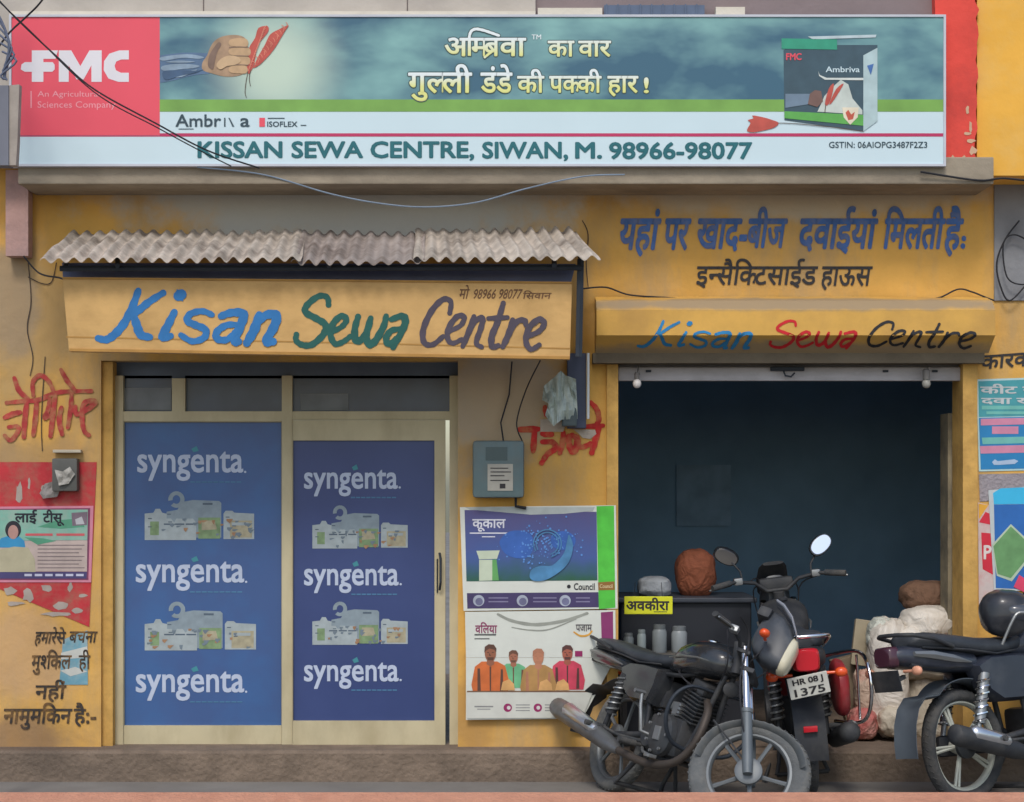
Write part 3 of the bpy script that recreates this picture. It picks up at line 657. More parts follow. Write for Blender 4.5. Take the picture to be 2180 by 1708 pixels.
AW = thing('tin_awning', 'rusty corrugated tin awning sloping over the glass door bay', 'awning', P(680,560,-.8))
TIN = M('weathered_tin', (188,176,162), .7, .22, 9, stain=(104,92,82), stain_amt=.85, stain_scale=5, bump=.2)
TIN2 = M('rusty_tin', (158,146,138), .75, .2, 9, stain=(98,84,74), stain_amt=.85, stain_scale=5, bump=.2)
part('tin_sheet', awning(86,640,150,655,553,494,-.84,-.10,1,'',''), TIN, AW, True)
part('tin_sheet', awning(618,905,640,905,559,496,-.82,-.10,2,'',''), TIN2, AW, True)
part('tin_sheet', awning(880,1278,885,1226,551,490,-.84,-.10,3,'',''), TIN, AW, True)
mb = MB()
for u in (250, 700, 1180): mb.tube([P(u,566,-.78), P(u,520,-.05)], .014, 6)
mb.tube([P(128,572,-.74),P(1240,570,-.74)], .016, 6); mb.tube([P(1236,552,-.72),P(1232,760,-.72)], .02, 6); mb.tube([P(1232,748,-.72),P(1232,742,0)], .014, 6); mb.tube([P(1236,566,-.72),P(1236,540,0)], .014, 6); mb.tube([P(140,566,-.72),P(140,540,0)], .014, 6)
part('support_frame', mb, DARKMET, AW)
mb = MB(); mb.poly([(132,560),(1226,562),(1216,600),(134,590)], -.60, .01); part('back_strip', mb, M('awning_strip', (104,114,146), .8, .12, 6), AW)
YB = -.70
BD = thing('painted_signboard', 'ochre board with tall brush lettering below the tin awning', 'signboard', P(676,757,YB))
mb = MB(); mb.poly([(133,590),(1218,600),(1213,765),(147,748)], YB, .07); part('board', mb, OCHRE2, BD)
mb = MB(); mb.poly([(141,716),(420,722),(800,730),(1215,741),(1215,744),(800,733),(420,725),(141,719)], YB-.0015); mb.poly([(148,742),(1213,759),(1213,765),(147,748)], YB-.006, .006); mb.poly([(133,590),(1218,600),(1218,604),(133,594)], YB-.006, .006)
part('board_trim', mb, M('board_trim', (176,132,70), .8, .15, 8), BD)
for wd, mt in (('kisan', BLUEP), ('sewa', GREENP), ('centre', PLUMP)):
    mb = MB(); brush_word(mb, wd, YB-.002, wk=1.18); part('painted_lettering', mb, mt, BD)
mb = MB(); DL(mb, 'मो', 976, 996, 616, 636, YB-.002, off=.01, shear=.2); lettering(mb, '98966 98077', 1006, 1108, 616, 636, YB-.002, .006, shear=.25); DL(mb, 'िसवान', 1112, 1172, 624, 636, YB-.002, off=.01, shear=.2); part('painted_lettering', mb, M('brown_paint', (116,84,60), .8, .2, 14), BD)

HD = thing('shutter_hood', 'ochre folded sheet hood with blue, red and black lettering above the open shutter', 'signboard', P(1694,752,-.2))
prof = [(632,-.02),(640,-.17),(660,-.24),(714,-.24),(752,-.10),(752,-.02)]
xa, xb = P(1270,0,-.24).x, P(2119,0,-.24).x
q = [(y, P(0, v, y).z) for v, y in prof]; n = len(q)
mb = MB(); mb.add([(xa,y,z) for y, z in q]+[(xb,y,z) for y, z in q], [(i, i+1, n+i+1, n+i) for i in range(n-1)]+[(n-1, 0, n, 2*n-1), tuple(range(n-1,-1,-1)), tuple(range(n, 2*n))])
part('hood_sheet', mb, M('ochre_hood', (216,168,82), .7, .10, 5, bump=.08, stain=(176,136,78), stain_amt=.5, stain_scale=3), HD)
grime_and_shade(bpy.data.materials['ochre_hood'], ORG[HD.name], [(1700,655,620,17,(150,134,112),.85), (1700,757,620,26,(132,126,116),.7)])  # dust on the top bevel; shade painted into the lower slant
def hoodmap(u, v):
    if v <= 714: return P(u, v, -.2425)
    t = (v-714)/38; return P(u, v, -.24+.14*t-.003)
for wd, mt, rc in (('kisan', M('hood_blue', (46,132,186), .7, .15, 12), (1358,684,1598,742)), ('sewa', M('hood_red', (204,34,44), .7, .12, 12), (1640,684,1822,742)), ('centre', M('hood_black', (44,44,48), .7, .15, 12), (1850,686,2076,742))):
    mb = MB(); brush_word(mb, wd, rect=rc, mapf=hoodmap, wk=.82); part('painted_lettering', mb, mt, HD)

#@@BIKES
# ------------------------------------------------------------------ motorcycles
BLK = M('gloss_black', (34,37,42), .25, .08, 6, spec=.5, coat=.5, stain=(84,84,82), stain_amt=.35, stain_scale=5)
MATT = M('matt_black', (46,48,52), .6, .15, 10, stain=(92,90,86), stain_amt=.45, stain_scale=6)
VINYL = M('seat_vinyl', (52,56,62), .5, .1, 14, bump=.08, stain=(86,88,92), stain_amt=.4, stain_scale=5)
RUBBER = M('dusty_tyre', (98,100,100), .95, .14, 14, bump=.3, stain=(128,122,112), stain_amt=.6, stain_scale=7)
RUBBERD = M('dark_tyre', (62,64,66), .95, .14, 14, bump=.3, stain=(104,98,90), stain_amt=.5, stain_scale=7)
ALLOY = M('grey_alloy', (116,120,122), .5, .1, 8, metal=.4)
ALLOYB = M('black_alloy', (54,58,62), .5, .1, 8, metal=.3)
RIMLINE = M('pale_rim', (190,192,180), .5, .08, 8, metal=.2)
ENG = M('engine_grey', (76,78,80), .6, .18, 12, metal=.4, stain=(60,52,46), stain_amt=.5, stain_scale=8)
ORANGE = M('orange_lens', (226,84,34), .25, .06, 12, spec=.6)
REDL = M('red_lens', (196,30,44), .25, .06, 12, spec=.6)
CLEAR = M('cream_lens', (214,206,180), .2, .08, 8, spec=.6)
REDB = M('red_bodywork', (150,44,50), .45, .16, 9, spec=.4, stain=(120,90,84), stain_amt=.5, stain_scale=7)
MIRR = M('mirror_glass', (250,250,250), .03, 0, 3, metal=1)
PLATE = M('plate_white', (216,214,204), .55, .05, 8)
NAVY = M('deep_blue_black', (40,46,60), .35, .1, 6, spec=.5, coat=.3, stain=(84,86,92), stain_amt=.4, stain_scale=5)

def arc(c, r, a0, a1, n=18):
    return [(c[0]+r*math.cos(R(a0+(a1-a0)*i/n)), c[1]+r*math.sin(R(a0+(a1-a0)*i/n))) for i in range(n+1)]
def strip(m, prof, hw, th=.004, cup=.018):
    """mudguard: a profile in x,z swept to width 2*hw with a rounded section"""
    n = len(prof); vs = []; cols = 7
    for i, (x, z) in enumerate(prof):
        a, b = prof[max(i-1,0)], prof[min(i+1,n-1)]; dx, dz = b[0]-a[0], b[1]-a[1]; l = math.hypot(dx, dz); nx, nz = -dz/l, dx/l
        for side in (1, -1):
            for j in range(cols):
                t = -1+2*j/(cols-1); d = cup*(1-t*t)+(th if side == 1 else 0)
                vs.append((x+nx*d, hw*t, z+nz*d))
    W_ = cols*2; fs = []
    for i in range(n-1):
        for j in range(cols-1):
            a = i*W_+j; fs.append((a, a+1, a+W_+1, a+W_)); b = a+cols; fs.append((b, b+W_, b+W_+1, b+1))
        for j in (0, cols-1): a = i*W_+j; fs.append((a, a+W_, a+W_+cols, a+cols))
    m.add(vs, fs)
def make_bike(name, label, axle_world, yaw, lean, steer, o):
    """local frame: x forward, y left, z up, origin on the ground under the rear axle.
    axle_world: where the given axle ends up; o: options of look"""
    rt = bpy.data.objects.new(name, None); rt.empty_display_size = .2; C.objects.link(rt); ORG[rt.name] = Vector((0,0,0))
    tag(rt, label, 'motorcycle')
    WB, RR = 1.25, .29
    ax = Vector((1.19, 0, RR)); d = Vector((-.41, 0, .912)).normalized()
    ST = Matrix.Translation(ax) @ Matrix.Rotation(R(steer), 4, d) @ Matrix.Translation(-ax)
    rot = Matrix.Rotation(R(yaw), 4, 'Z') @ Matrix.Rotation(R(-o.get('pitch', 0)), 4, 'Y') @ Matrix.Rotation(R(-lean), 4, 'X')
    loc = Vector((WB, 0, RR)) if o.get('at') == 'front' else Vector((0, 0, RR))
    if o.get('at') == 'front': loc = ST @ loc
    base = Vector(axle_world)-rot @ loc
    if o.get('ground') is not None: base.z = o['ground']
    rt.location = base; rt.rotation_euler = rot.to_euler()
    G = o.get('body', BLK); zs = o.get('zs', 1); xs = o.get('xs', 1)
    def pt(nm, m, mat, par=None, smooth=True, label=None):
        if xs != 1: m.v = [Vector((p.x if p.x > -.1 else -.1+(p.x+.1)*xs, p.y, p.z)) for p in m.v]
        if zs != 1: m.v = [Vector((p.x, p.y, p.z if p.z < .45 else .45+(p.z-.45)*zs)) for p in m.v]
        ob = part(nm, m, mat, par or rt, smooth, label); ORG[ob.name] = Vector((0,0,0)); return ob
    def S_(): m = MB(); m.xf = ST; return m
    # wheels
    for which in ('rear_wheel', 'front_wheel'):
        fr = which == 'front_wheel'; c = (WB if fr else 0, 0, RR); mk = S_ if fr else MB
        tw = .036 if fr else .044
        m = mk(); ri = o.get('rim', .235) if fr else .235; m.lathe([(-.020,ri),(-.022,ri-.013),(-.012,ri-.023),(.012,ri-.023),(.022,ri-.013),(.020,ri),(.012,ri-.007),(-.012,ri-.007)], c, 'y', 44, True)
        m.lathe([(-.05,.02),(-.05,.034),(-.02,.044),(.02,.044),(.05,.034),(.05,.02)], c, 'y', 20)
        for k in range(5):
            a = R(72*k+o.get('spoke', 20)); ca, sa = math.cos(a), math.sin(a)
            for off in ((-.012, .012) if o.get('twin') else (0,)):
                p = [Vector((c[0]+ca*r-sa*off*(r*5), 0, c[2]+sa*r+ca*off*(r*5))) for r in (.035, .12, ri-.017)]
                m.tube(p, [.013,.010,.012] if not o.get('twin') else [.009]*3, 6)
        wh = pt(which, m, o.get('wheel', ALLOY))
        if o.get('rimline'):
            m = mk(); m.lathe([(-.0235,.238),(-.0245,.222),(-.021,.222),(-.020,.238)], c, 'y', 44, True); pt('rim_edge', m, RIMLINE, wh)
        m = mk(); tp = []
        for k in range(12): a = 2*math.pi*k/12; rh = (.292-ri+.012)/2; tp.append((tw*math.cos(a), .292-rh+rh*math.sin(a)))
        m.lathe(tp, c, 'y', 48, True)
        for k in range(48):
            a = 2*math.pi*k/48; ca, sa = math.cos(a), math.sin(a)
            for s in (-1, 1):
                m.tube([(c[0]+ca*.2905, s*.006, c[2]+sa*.2905), (c[0]+math.cos(a+.04)*.287, s*.024, c[2]+math.sin(a+.04)*.287)], .004, 4)
        pt('tyre', m, o.get('tyre', RUBBER), wh)
        m = mk(); m.lathe([(-.055,.0),(-.058,.05),(-.05,.066),(-.03,.066)], c, 'y', 24)
        m.lathe([(-.075,.0),(-.075,.012),(-.058,.012)], c, 'y', 10)
        pt('hub_drum', m, o.get('hub', ALLOY), wh)
    # fork
    fk = MB(); fk.xf = ST
    for s in (-1, 1): fk.tube([(1.262,s*.088,.262),(1.235,s*.088,.32),(1.125,s*.088,.565)], [.024,.027,.026], 10); fk.tube([(1.125,s*.088,.565),(1.115,s*.088,.587)], .03, 10)
    fk.tube([(1.25,-.10,.29),(1.25,.10,.29)], .009, 8)
    FK = pt('front_fork', fk, o.get('fork', M('fork_grey', (104,110,114), .55, .1, 8, metal=.3)))
    m = S_()
    for s in (-1, 1): m.tube([(1.115,s*.088,.587),(.955,s*.088,.945)], .0185, 10)
    pt('fork_tube', m, o.get('forktube', CHROME), FK)
    m = S_(); m.bbox((.93,-.11,.90),(1.0,.11,.925),.006); m.bbox((.99,-.11,.80),(1.06,.11,.83),.006); pt('fork_clamp', m, MATT, FK)
    m = S_(); strip(m, arc((WB,RR), .318-o.get('cup',.018), o.get('fen0', 28), o.get('fen1', 186)), .062, .004, o.get('cup', .018)); fd = pt('front_mudguard', m, o.get('fender', G))
    m = S_()
    for s in (-1,1): m.tube([(1.24,s*.07,.31),(1.10,s*.062,.60)], .006, 6); m.tube([(1.24,s*.07,.31),(.99,s*.06,.46)], .005, 6)
    pt('mudguard_stay', m, MATT, fd)
    # headlamp cowl
    cz_, cx_ = o.get('cowlz', 0), o.get('cowlx', 0); bz = o.get('bardz', 0)
    SB_ = lambda: (lambda m: (setattr(m, 'xf', ST @ Matrix.Translation(Vector((0,0,bz)))), m)[1])(MB())
    SC_ = lambda: (lambda m: (setattr(m, 'xf', ST @ Matrix.Translation(Vector((cx_,0,cz_)))), m)[1])(MB())
    m = SC_(); m.loft([(.985,.93,.05,.09),(1.02,.93,.074,.15),(1.08,.90,.088,.165),(1.14,.865,.09,.14),(1.17,.845,.082,.118)], 24, 3.6); cw = pt('headlamp_cowl', m, M('dusty_cowl', (62,66,72), .42, .12, 8, stain=(104,106,108), stain_amt=.5, stain_scale=6))
    m = SC_(); m.loft([(1.165,.845,.08,.125),(1.19,.838,.074,.115),(1.205,.83,.056,.088),(1.212,.828,.02,.03)], 20, 2.8); pt('headlamp', m, CLEAR, cw)
    m = SC_(); m.loft([(1.0,1.15,.06,.010),(1.05,1.125,.082,.014),(1.12,1.06,.094,.016),(1.17,.985,.09,.012),(1.185,.955,.07,.008)], 16, 3); pt('visor', m, o.get('visor') or M('pale_visor', (150,154,164), .12, .05, 6, spec=.8, coat=.8), cw)
    m = SC_(); m.bbox((.95,-.10,1.0),(1.02,.10,1.07),.02); pt('instrument_panel', m, MATT, cw)
    for s in (() if o.get('noind') else (-1,1)):
        m = SC_(); m.tube([(1.06,s*.10,.86),(1.06,s*.165,.86)], .009, 8); m.blob((1.065,s*.19,.862),(.026,.034,.026),1,0,1,2.2,14,10); pt('indicator', m, ORANGE)
    # handlebar
    hb = [(.95,0,1.0),(.945,.06,1.0),(.93,.13,1.055),(.89,.24,1.075),(.83,.37,1.06)]
    m = SB_(); m.tube([(x,-y,z) for x,y,z in reversed(hb[1:])]+hb, .011, 8); H = pt('handlebar', m, o.get('bar', MATT))
    for s in (-1,1):
        m = SB_(); m.tube([(.875,s*.275,1.073),(.825,s*.385,1.059)], .018, 10); pt('grip', m, RUBBERD, H)
        m = SB_(); m.tube([(.905,s*.235,1.073),(.90,s*.28,1.066),(.855,s*.40,1.045)], .006, 6); m.bbox((.88,s*.20,1.055),(.925,s*.25,1.095),.008); pt('lever', m, STEEL, H)
        if o.get('mirrors'):
            m = SB_(); m.tube([(.905,s*.20,1.08),(.915,s*.205,1.13),(.93,s*.25,1.19)], .006, 6); mi = pt('mirror', m, MATT)
            mx = Matrix.Translation(Vector((.93,s*.275,1.225))) @ Euler((R(o.get('mroll',24)*(1 if s < 0 else -1)), R(o.get('leftmirror',14) if s > 0 else o.get('mtilt',14)), R(-s*8))).to_matrix().to_4x4()
            m = MB(); m.xf = ST @ mx; m.loft([(-.012,0,.074,.047),(.0,0,.078,.051),(.018,0,.068,.042),(.028,0,.03,.02)], 22, 2.3); pt('mirror_housing', m, BLK, mi)
            m = MB(); m.xf = ST @ mx; m.loft([(-.0155,0,.067,.041),(-.0125,0,.068,.042)], 22, 2.3); pt('mirror_glass', m, MIRR, mi, False)
    # tank, seat, panels
    m = MB(); m.loft([(.38,.775,.05,.045),(.45,.79,.085,.075),(.56,.825,.125,.105),(.70,.85,.14,.118),(.82,.855,.138,.108),(.90,.845,.105,.085),(.95,.84,.055,.05)], 22, 2.5); tk = pt('fuel_tank', m, o.get('tank', G))
    m = MB(); m.lathe([(0,.03),(.012,.03),(.018,.022)], (.68,0,.962), 'z', 16); pt('filler_cap', m, o.get('cap', CHROME), tk)
    m = MB(); m.loft([(-.42,.835,.06,.02),(-.38,.838,.105,.042),(-.25,.832,.128,.052),(-.05,.815,.134,.05),(.12,.79,.132,.052),(.3,.785,.112,.05),(.42,.805,.085,.042),(.47,.825,.05,.02)], 18, 2.6); pt('seat', m, VINYL)
    for s in (-1,1):
        m = MB(); q = [(.02,.70),(.10,.56),(.20,.50),(.42,.50),(.46,.62),(.47,.74),(.30,.75),(.12,.745)]; n = len(q)
        cpx, cpz = sum(p[0] for p in q)/n, sum(p[1] for p in q)/n
        A = [(x,s*.10,z) for x,z in q]; Bq = [(cpx+(x-cpx)*.86,s*.142,cpz+(z-cpz)*.86) for x,z in q]; I = [(x,s*.05,z) for x,z in q]
        m.add(I+A+Bq, [(i,(i+1)%n,n+(i+1)%n,n+i) for i in range(n)]+[(n+i,n+(i+1)%n,2*n+(i+1)%n,2*n+i) for i in range(n)]+[tuple(2*n+i for i in range(n))])
        pt('side_panel', m, o.get('panel', G))
    m = MB(); m.loft([(-.56,.775,.06,.03),(-.50,.77,.092,.05),(-.35,.755,.118,.062),(-.15,.735,.122,.062),(.06,.715,.115,.055),(.12,.71,.08,.03)], 18, 3); tl = pt('tail_cowl', m, o.get('tail', G))
    if o.get('tailstripe'):
        for s in (-1,1): m = MB(); m.tube([(-.44,s*.108,.775),(-.30,s*.124,.765),(-.12,s*.127,.74),(.02,s*.121,.715)], [.008*o['tailstripe'],.013*o['tailstripe'],.012*o['tailstripe'],.004], 6); pt('side_trim', m, STEEL, tl)
    m = MB(); m.loft([(-.60,.765,.055,.045),(-.585,.765,.064,.053),(-.53,.765,.07,.055)], 16, 4.5); pt('tail_lamp', m, o.get('lamp', REDL))
    m = MB(); gr = [(-.12,.14,.80),(-.30,.148,.845),(-.46,.125,.87),(-.52,.06,.875)]
    m.tube(gr+[(x,-y,z) for x,y,z in reversed(gr)], .011, 8); pt('grab_rail', m, o.get('rail', CHROME))
    for s in (-1,1):
        m = MB(); m.tube([(-.50,s*.07,.69),(-.505,s*.15,.69)], .008, 8); m.blob((-.508,s*.172,.69),(.025,.032,.024),2,0,1,2.2,14,10); pt('indicator', m, o.get('rearind', ORANGE))
    # rear mudguard, plate
    m = MB(); pr = arc((0,RR),.345,50,128)+[(-.34,.555),(-.41,.50),(-.45,.42),(-.465,.32),(-.462,.25)]; strip(m, pr, .08); fd = pt('rear_mudguard', m, o.get('flap', MATT))
    m = MB(); m.xf = Matrix.Translation(Vector((-.575,0,.645))) @ Matrix.Rotation(R(-14),4,'Y') @ Matrix.Rotation(R(o.get('platetilt',0)),4,'X')
    m.bbox((-.004,-.10,-.055),(.004,.10,.055),.003); m.box((.004,-.012,-.03),(.16,.012,-.01)); pl = pt('number_plate', m, PLATE if o.get('plate') else MATT, None, False)
    if o.get('plate'):
        m = MB(); X0 = m.xf
        mm = Matrix.Translation(Vector((-.575,0,.645))) @ Matrix.Rotation(R(-14),4,'Y') @ Matrix.Rotation(R(o.get('platetilt',0)),4,'X')
        for txt, z0, z1, wd in ((o['plate'][0],.006,.044,.075),(o['plate'][1],-.044,-.006,.075)):
            V, Fc = compose(txt); xa, xb = min(x for x,_ in V), max(x for x,_ in V); ya, yb2 = min(q for _,q in V), max(q for _,q in V)
            for k, (dx, dz) in enumerate(((-.0016,-.001),(.0016,-.001),(.0016,.001),(-.0016,.001))):
                m.add([mm @ Vector((-.006-.0002*k, wd-2*wd*(x-xa)/(xb-xa)-dx, z0+(z1-z0)*(q-ya)/(yb2-ya)+dz)) for x,q in V], [tuple(f) for f in Fc])
        pt('lettering', m, BLACKP, pl, False)
    if o.get('reflector'):
        m = MB(); m.bbox((-.468,-.035,.40),(-.452,.035,.43),.003); pt('reflector', m, REDL, fd)
    # frame and engine
    m = MB()
    for s in (-1,1):
        m.tube([(.93,s*.02,.86),(.86,s*.03,.60),(.80,s*.06,.34),(.70,s*.075,.24),(.42,s*.09,.25)], .015, 8)
        m.tube([(.92,s*.02,.82),(.6,s*.08,.72),(.3,s*.10,.70),(-.1,s*.10,.70),(-.45,s*.08,.72)], .014, 8)
        m.tube([(.42,s*.09,.25),(.40,s*.10,.40),(.34,s*.10,.70)], .015, 8)
        m.tube([(.42,s*.09,.34),(.2,s*.095,.31),(0,s*.10,RR)], .018, 8)
    m.tube([(.955,0,.80),(.925,0,.99)], .03, 12); pt('frame', m, MATT)
    m = MB(); m.bbox((.44,-.11,.26),(.76,.11,.46),.03); m.lathe([(-.045,.0),(-.045,.085),(-.03,.11),(0,.112)], (.63,-.11,.36),'y',26); m.lathe([(-.03,.0),(-.03,.06),(0,.075)], (.50,-.11,.34),'y',20)
    m.lathe([(0,.10),(.04,.095),(.045,.0)], (.62,.11,.36),'y',26); en = pt('engine', m, ENG)
    m = MB(); m.xf = Matrix.Translation(Vector((.71,0,.45))) @ Matrix.Rotation(R(14),4,'Y')
    for k in range(8): m.bbox((-.085,-.085,.012+k*.024),(.085,.085,.02+k*.024),.003)
    m.box((-.06,-.06,0),(.06,.06,.2)); m.bbox((-.07,-.075,.19),(.07,.075,.27),.015); pt('cylinder', m, ENG, en, False)
    m = MB(); m.tube(crom([(.83,-.04,.60),(.91,-.07,.52),(.92,-.10,.36),(.82,-.13,.24),(.6,-.155,.20),(.3,-.175,.225)],4), .021, 10); ex = pt('exhaust_pipe', m, M('sooty_pipe', (84,76,70), .6, .2, 8, metal=.5))
    m = MB(); p0, p1 = Vector((.32,-.175,.223)), Vector((o.get('mufx', -.44),-.215,.365))
    m.tube([p0.lerp(p1,t) for t in (0,.08,.2,.9,.97,1)], [.022,.036,.048,.056,.052,.03], 16); mu = pt('muffler', m, o.get('muffler', M('muffler_steel', (120,122,124), .42, .12, 6, metal=.6, stain=(80,72,64), stain_amt=.6, stain_scale=5)))
    m = MB(); ofs = Vector((-.0,-.028,.032)); m.tube([p0.lerp(p1,t)+ofs for t in (.30,.34,.74,.78)], [.018,.034,.040,.02], 10); pt('heat_shield', m, M('brushed_chrome', (210,212,216), .3, .08, 9, metal=.9), mu)
    m = MB(); m.bbox((.52,-.05,.47),(.60,.05,.56),.012); m.lathe([(0,.032),(.07,.032)], (.46,0,.53),'x',14); pt('carburettor', m, STEEL, en, False)
    m = MB(); m.bbox((.24,-.07,.50),(.46,.07,.68),.02); pt('air_box', m, MATT)
    m = MB(); m.tube(crom([(.74,-.08,.66),(.70,-.13,.70),(.62,-.12,.74),(.55,-.05,.76)],4), .005, 5); m.tube([(.755,-.075,.65),(.73,-.12,.68)], .010, 8); pt('plug_lead', m, WIRE, en)
    m = MB()
    for k in range(7): a = 2*math.pi*k/7; m.lathe([(-.012,.008),(0,.008)], (.63+.096*math.cos(a),-.155,.36+.096*math.sin(a)),'y',8)
    m.bbox((.60,-.163,.325),(.66,-.153,.395),.003); pt('cover_bolt', m, STEEL, en, False)
    m = MB(); m.tube([(.47,-.13,.27),(.56,-.17,.25),(.68,-.19,.24)], .008, 6); m.bbox((.66,-.22,.232),(.71,-.17,.25),.004); pt('brake_pedal', m, STEEL)
    m = MB(); m.lathe([(0,.035),(.02,.045),(.03,.03)], (.93,.0,.70),'x',16); pt('horn', m, MATT)
    for s in (-1,1):
        m = MB(); m.tube([(.50,s*.128,.815),(.66,s*.146,.835),(.80,s*.143,.84),(.90,s*.10,.835)], [.003,.008,.006,.002], 6); pt('tank_stripe', m, STEEL, tk)
        m = MB(); m.tube([(-.36,s*.106,.805),(-.2,s*.128,.795),(0,s*.134,.778),(.2,s*.124,.75),(.38,s*.096,.765)], .006, 6); pt('seat_piping', m, MATT)
    m = MB(); m.tube(crom([(1.19,-.09,.40),(1.12,-.12,.52),(1.02,-.12,.74),(.96,-.13,1.0),(.90,-.24,1.06)],5), .0045, 5); m.xf = None; m.v = [ST @ p for p in m.v]; pt('brake_cable', m, WIRE, FK)
    for s in (-1,1):
        m = MB(); m.tube([(.0,s*.125,.31),(.10,s*.125,.68)], .014, 8); m.tube([(.03,s*.125,.40),(.095,s*.125,.655)], .029, 10); sh = pt('shock_absorber', m, o.get('shock', MATT))
        hx = []
        for k in range(90):
            t = k/89; a = t*2*math.pi*7; b = Vector((.028+.06*t, s*.125, .395+.235*t)); hx.append(b+Vector((.034*math.cos(a), .034*math.sin(a), 0)))
        m = MB(); m.tube(hx, .006, 5); pt('spring', m, o.get('spring', STEEL), sh)
        m = MB(); m.tube([(.46,s*.10,.28),(.46,s*.22,.28)], .009, 8); m.tube([(.46,s*.17,.28),(.46,s*.27,.28)], .017, 10); pt('foot_peg', m, RUBBERD)
        m = MB(); m.tube([(.44,s*.10,.30),(.2,s*.14,.30),(.06,s*.16,.32)], .009, 8); m.tube([(.06,s*.15,.32),(.06,s*.27,.32)], .015, 10); pt('rear_foot_peg', m, RUBBERD)
    m = MB(); m.tube([(.52,-.13,.34),(.50,-.18,.35),(.47,-.20,.48),(.46,-.205,.56)], .010, 8); m.tube([(.46,-.19,.56),(.46,-.25,.56)], .013, 8); pt('kick_lever', m, STEEL)
    m = MB(); m.tube([(.44,.10,.24),(.40,.16,.12),(.37,.21,.012)], .011, 8); m.bbox((.34,.19,.0),(.40,.24,.012),.003); pt('side_stand', m, MATT)
    m = MB()
    for s in (-1,1): m.tube([(.44,s*.10,.24),(.34,s*.12,.12),(.30,s*.14,.06)], .012, 8)
    m.tube([(.30,-.14,.06),(.30,.14,.06)], .012, 8); pt('centre_stand', m, MATT)
    m = MB(); m.bbox((-.06,.085,.235),(.50,.12,.345),.025); pt('chain_case', m, MATT)
    if o.get('guard'):
        m = MB(); m.tube(crom([(.855,-.03,.66),(.85,-.16,.66),(.84,-.235,.58),(.82,-.24,.44),(.80,-.17,.34),(.79,-.06,.31)],4), .011, 8); m.tube(crom([(.855,.03,.66),(.85,.16,.66),(.84,.235,.58),(.82,.24,.44),(.80,.17,.34),(.79,.06,.31)],4), .011, 8); pt('leg_guard', m, o.get('guardm', DARKMET))
    if o.get('sari'):
        m = MB(); m.tube(crom([(.12,-.15,.70),(-.06,-.30,.735),(-.30,-.33,.69),(-.33,-.33,.52),(-.12,-.30,.38),(.10,-.18,.36)],5), .010, 8); m.tube([(-.1,-.30,.72),(-.1,-.29,.39)], .007, 8); pt('sari_guard', m, CHROME)
        m = MB(); m.blob((-.09,-.20,.56),(.20,.045,.14),3,.04,2,2.8,26,18); pt('side_cover', m, REDB)
    m = MB()
    m.tube(crom([(.94,-.10,1.04),(1.0,-.12,.98),(1.02,-.10,.84),(.92,-.05,.74)],4), .004, 5); m.tube(crom([(.93,.10,1.04),(1.0,.14,1.0),(1.03,.12,.86),(.90,.05,.72)],4), .004, 5); m.tube(crom([(.93,.16,1.06),(1.04,.10,1.06),(1.02,.03,.9),(.9,.02,.75)],4), .004, 5)
    pt('control_cable', m, WIRE)
    return rt

def pw(u, v, y): return P(u, v, y)
b1 = make_bike('motorcycle', 'dusty black motorcycle with grey front wheel turned side on, foremost in front of the shutter', pw(1595,1635,-1.52), -66, 17, 50,
   dict(at='front', ground=0, cowlz=.17, cowlx=-.03, bardz=-.10, zs=.82, rim=.205, cup=.045, guard=True, tailstripe=True, rail=MATT, spoke=8, fender=M('dusty_fender', (72,76,78), .5, .1, 8, stain=(110,108,102), stain_amt=.6, stain_scale=6), forktube=CHROME))
y3_ = -.56
b3 = make_bike('motorcycle', 'red and black motorcycle seen from behind, white number plate, nosed into the open shutter', (1.545, y3_, .3), 86, 5, 4,
   dict(ground=0, zs=1.03, pitch=1, leftmirror=-20, cap=MATT, visor=MATT, platetilt=-8, mroll=-34, mirrors=True, plate=('HR 08 J','1375'), reflector=True, sari=True, tail=MATT, panel=REDB, tank=MATT, noind=True, muffler=MATT, mufx=-.32, tyre=RUBBERD, wheel=ALLOYB, hub=ALLOYB))
b2 = make_bike('motorcycle', 'blue black motorcycle with pale rimmed alloy wheel, cut off by the right edge', pw(2044,1594,-.78), 31, 8, -4,
   dict(ground=0, xs=.76, lamp=M('dark_lens', (70,40,52), .25, .06, 12, spec=.6), body=NAVY, flap=M('grey_flap', (84,92,100), .5, .12, 8), tailstripe=1.7, rail=MATT, tyre=RUBBERD, wheel=RIMLINE, rimline=True, twin=True, spoke=40, hub=ALLOYB, muffler=MATT, mufx=-.30, rearind=M('pale_orange_lens', (224,160,130), .3, .05, 8), shock=STEEL, spring=CHROME))
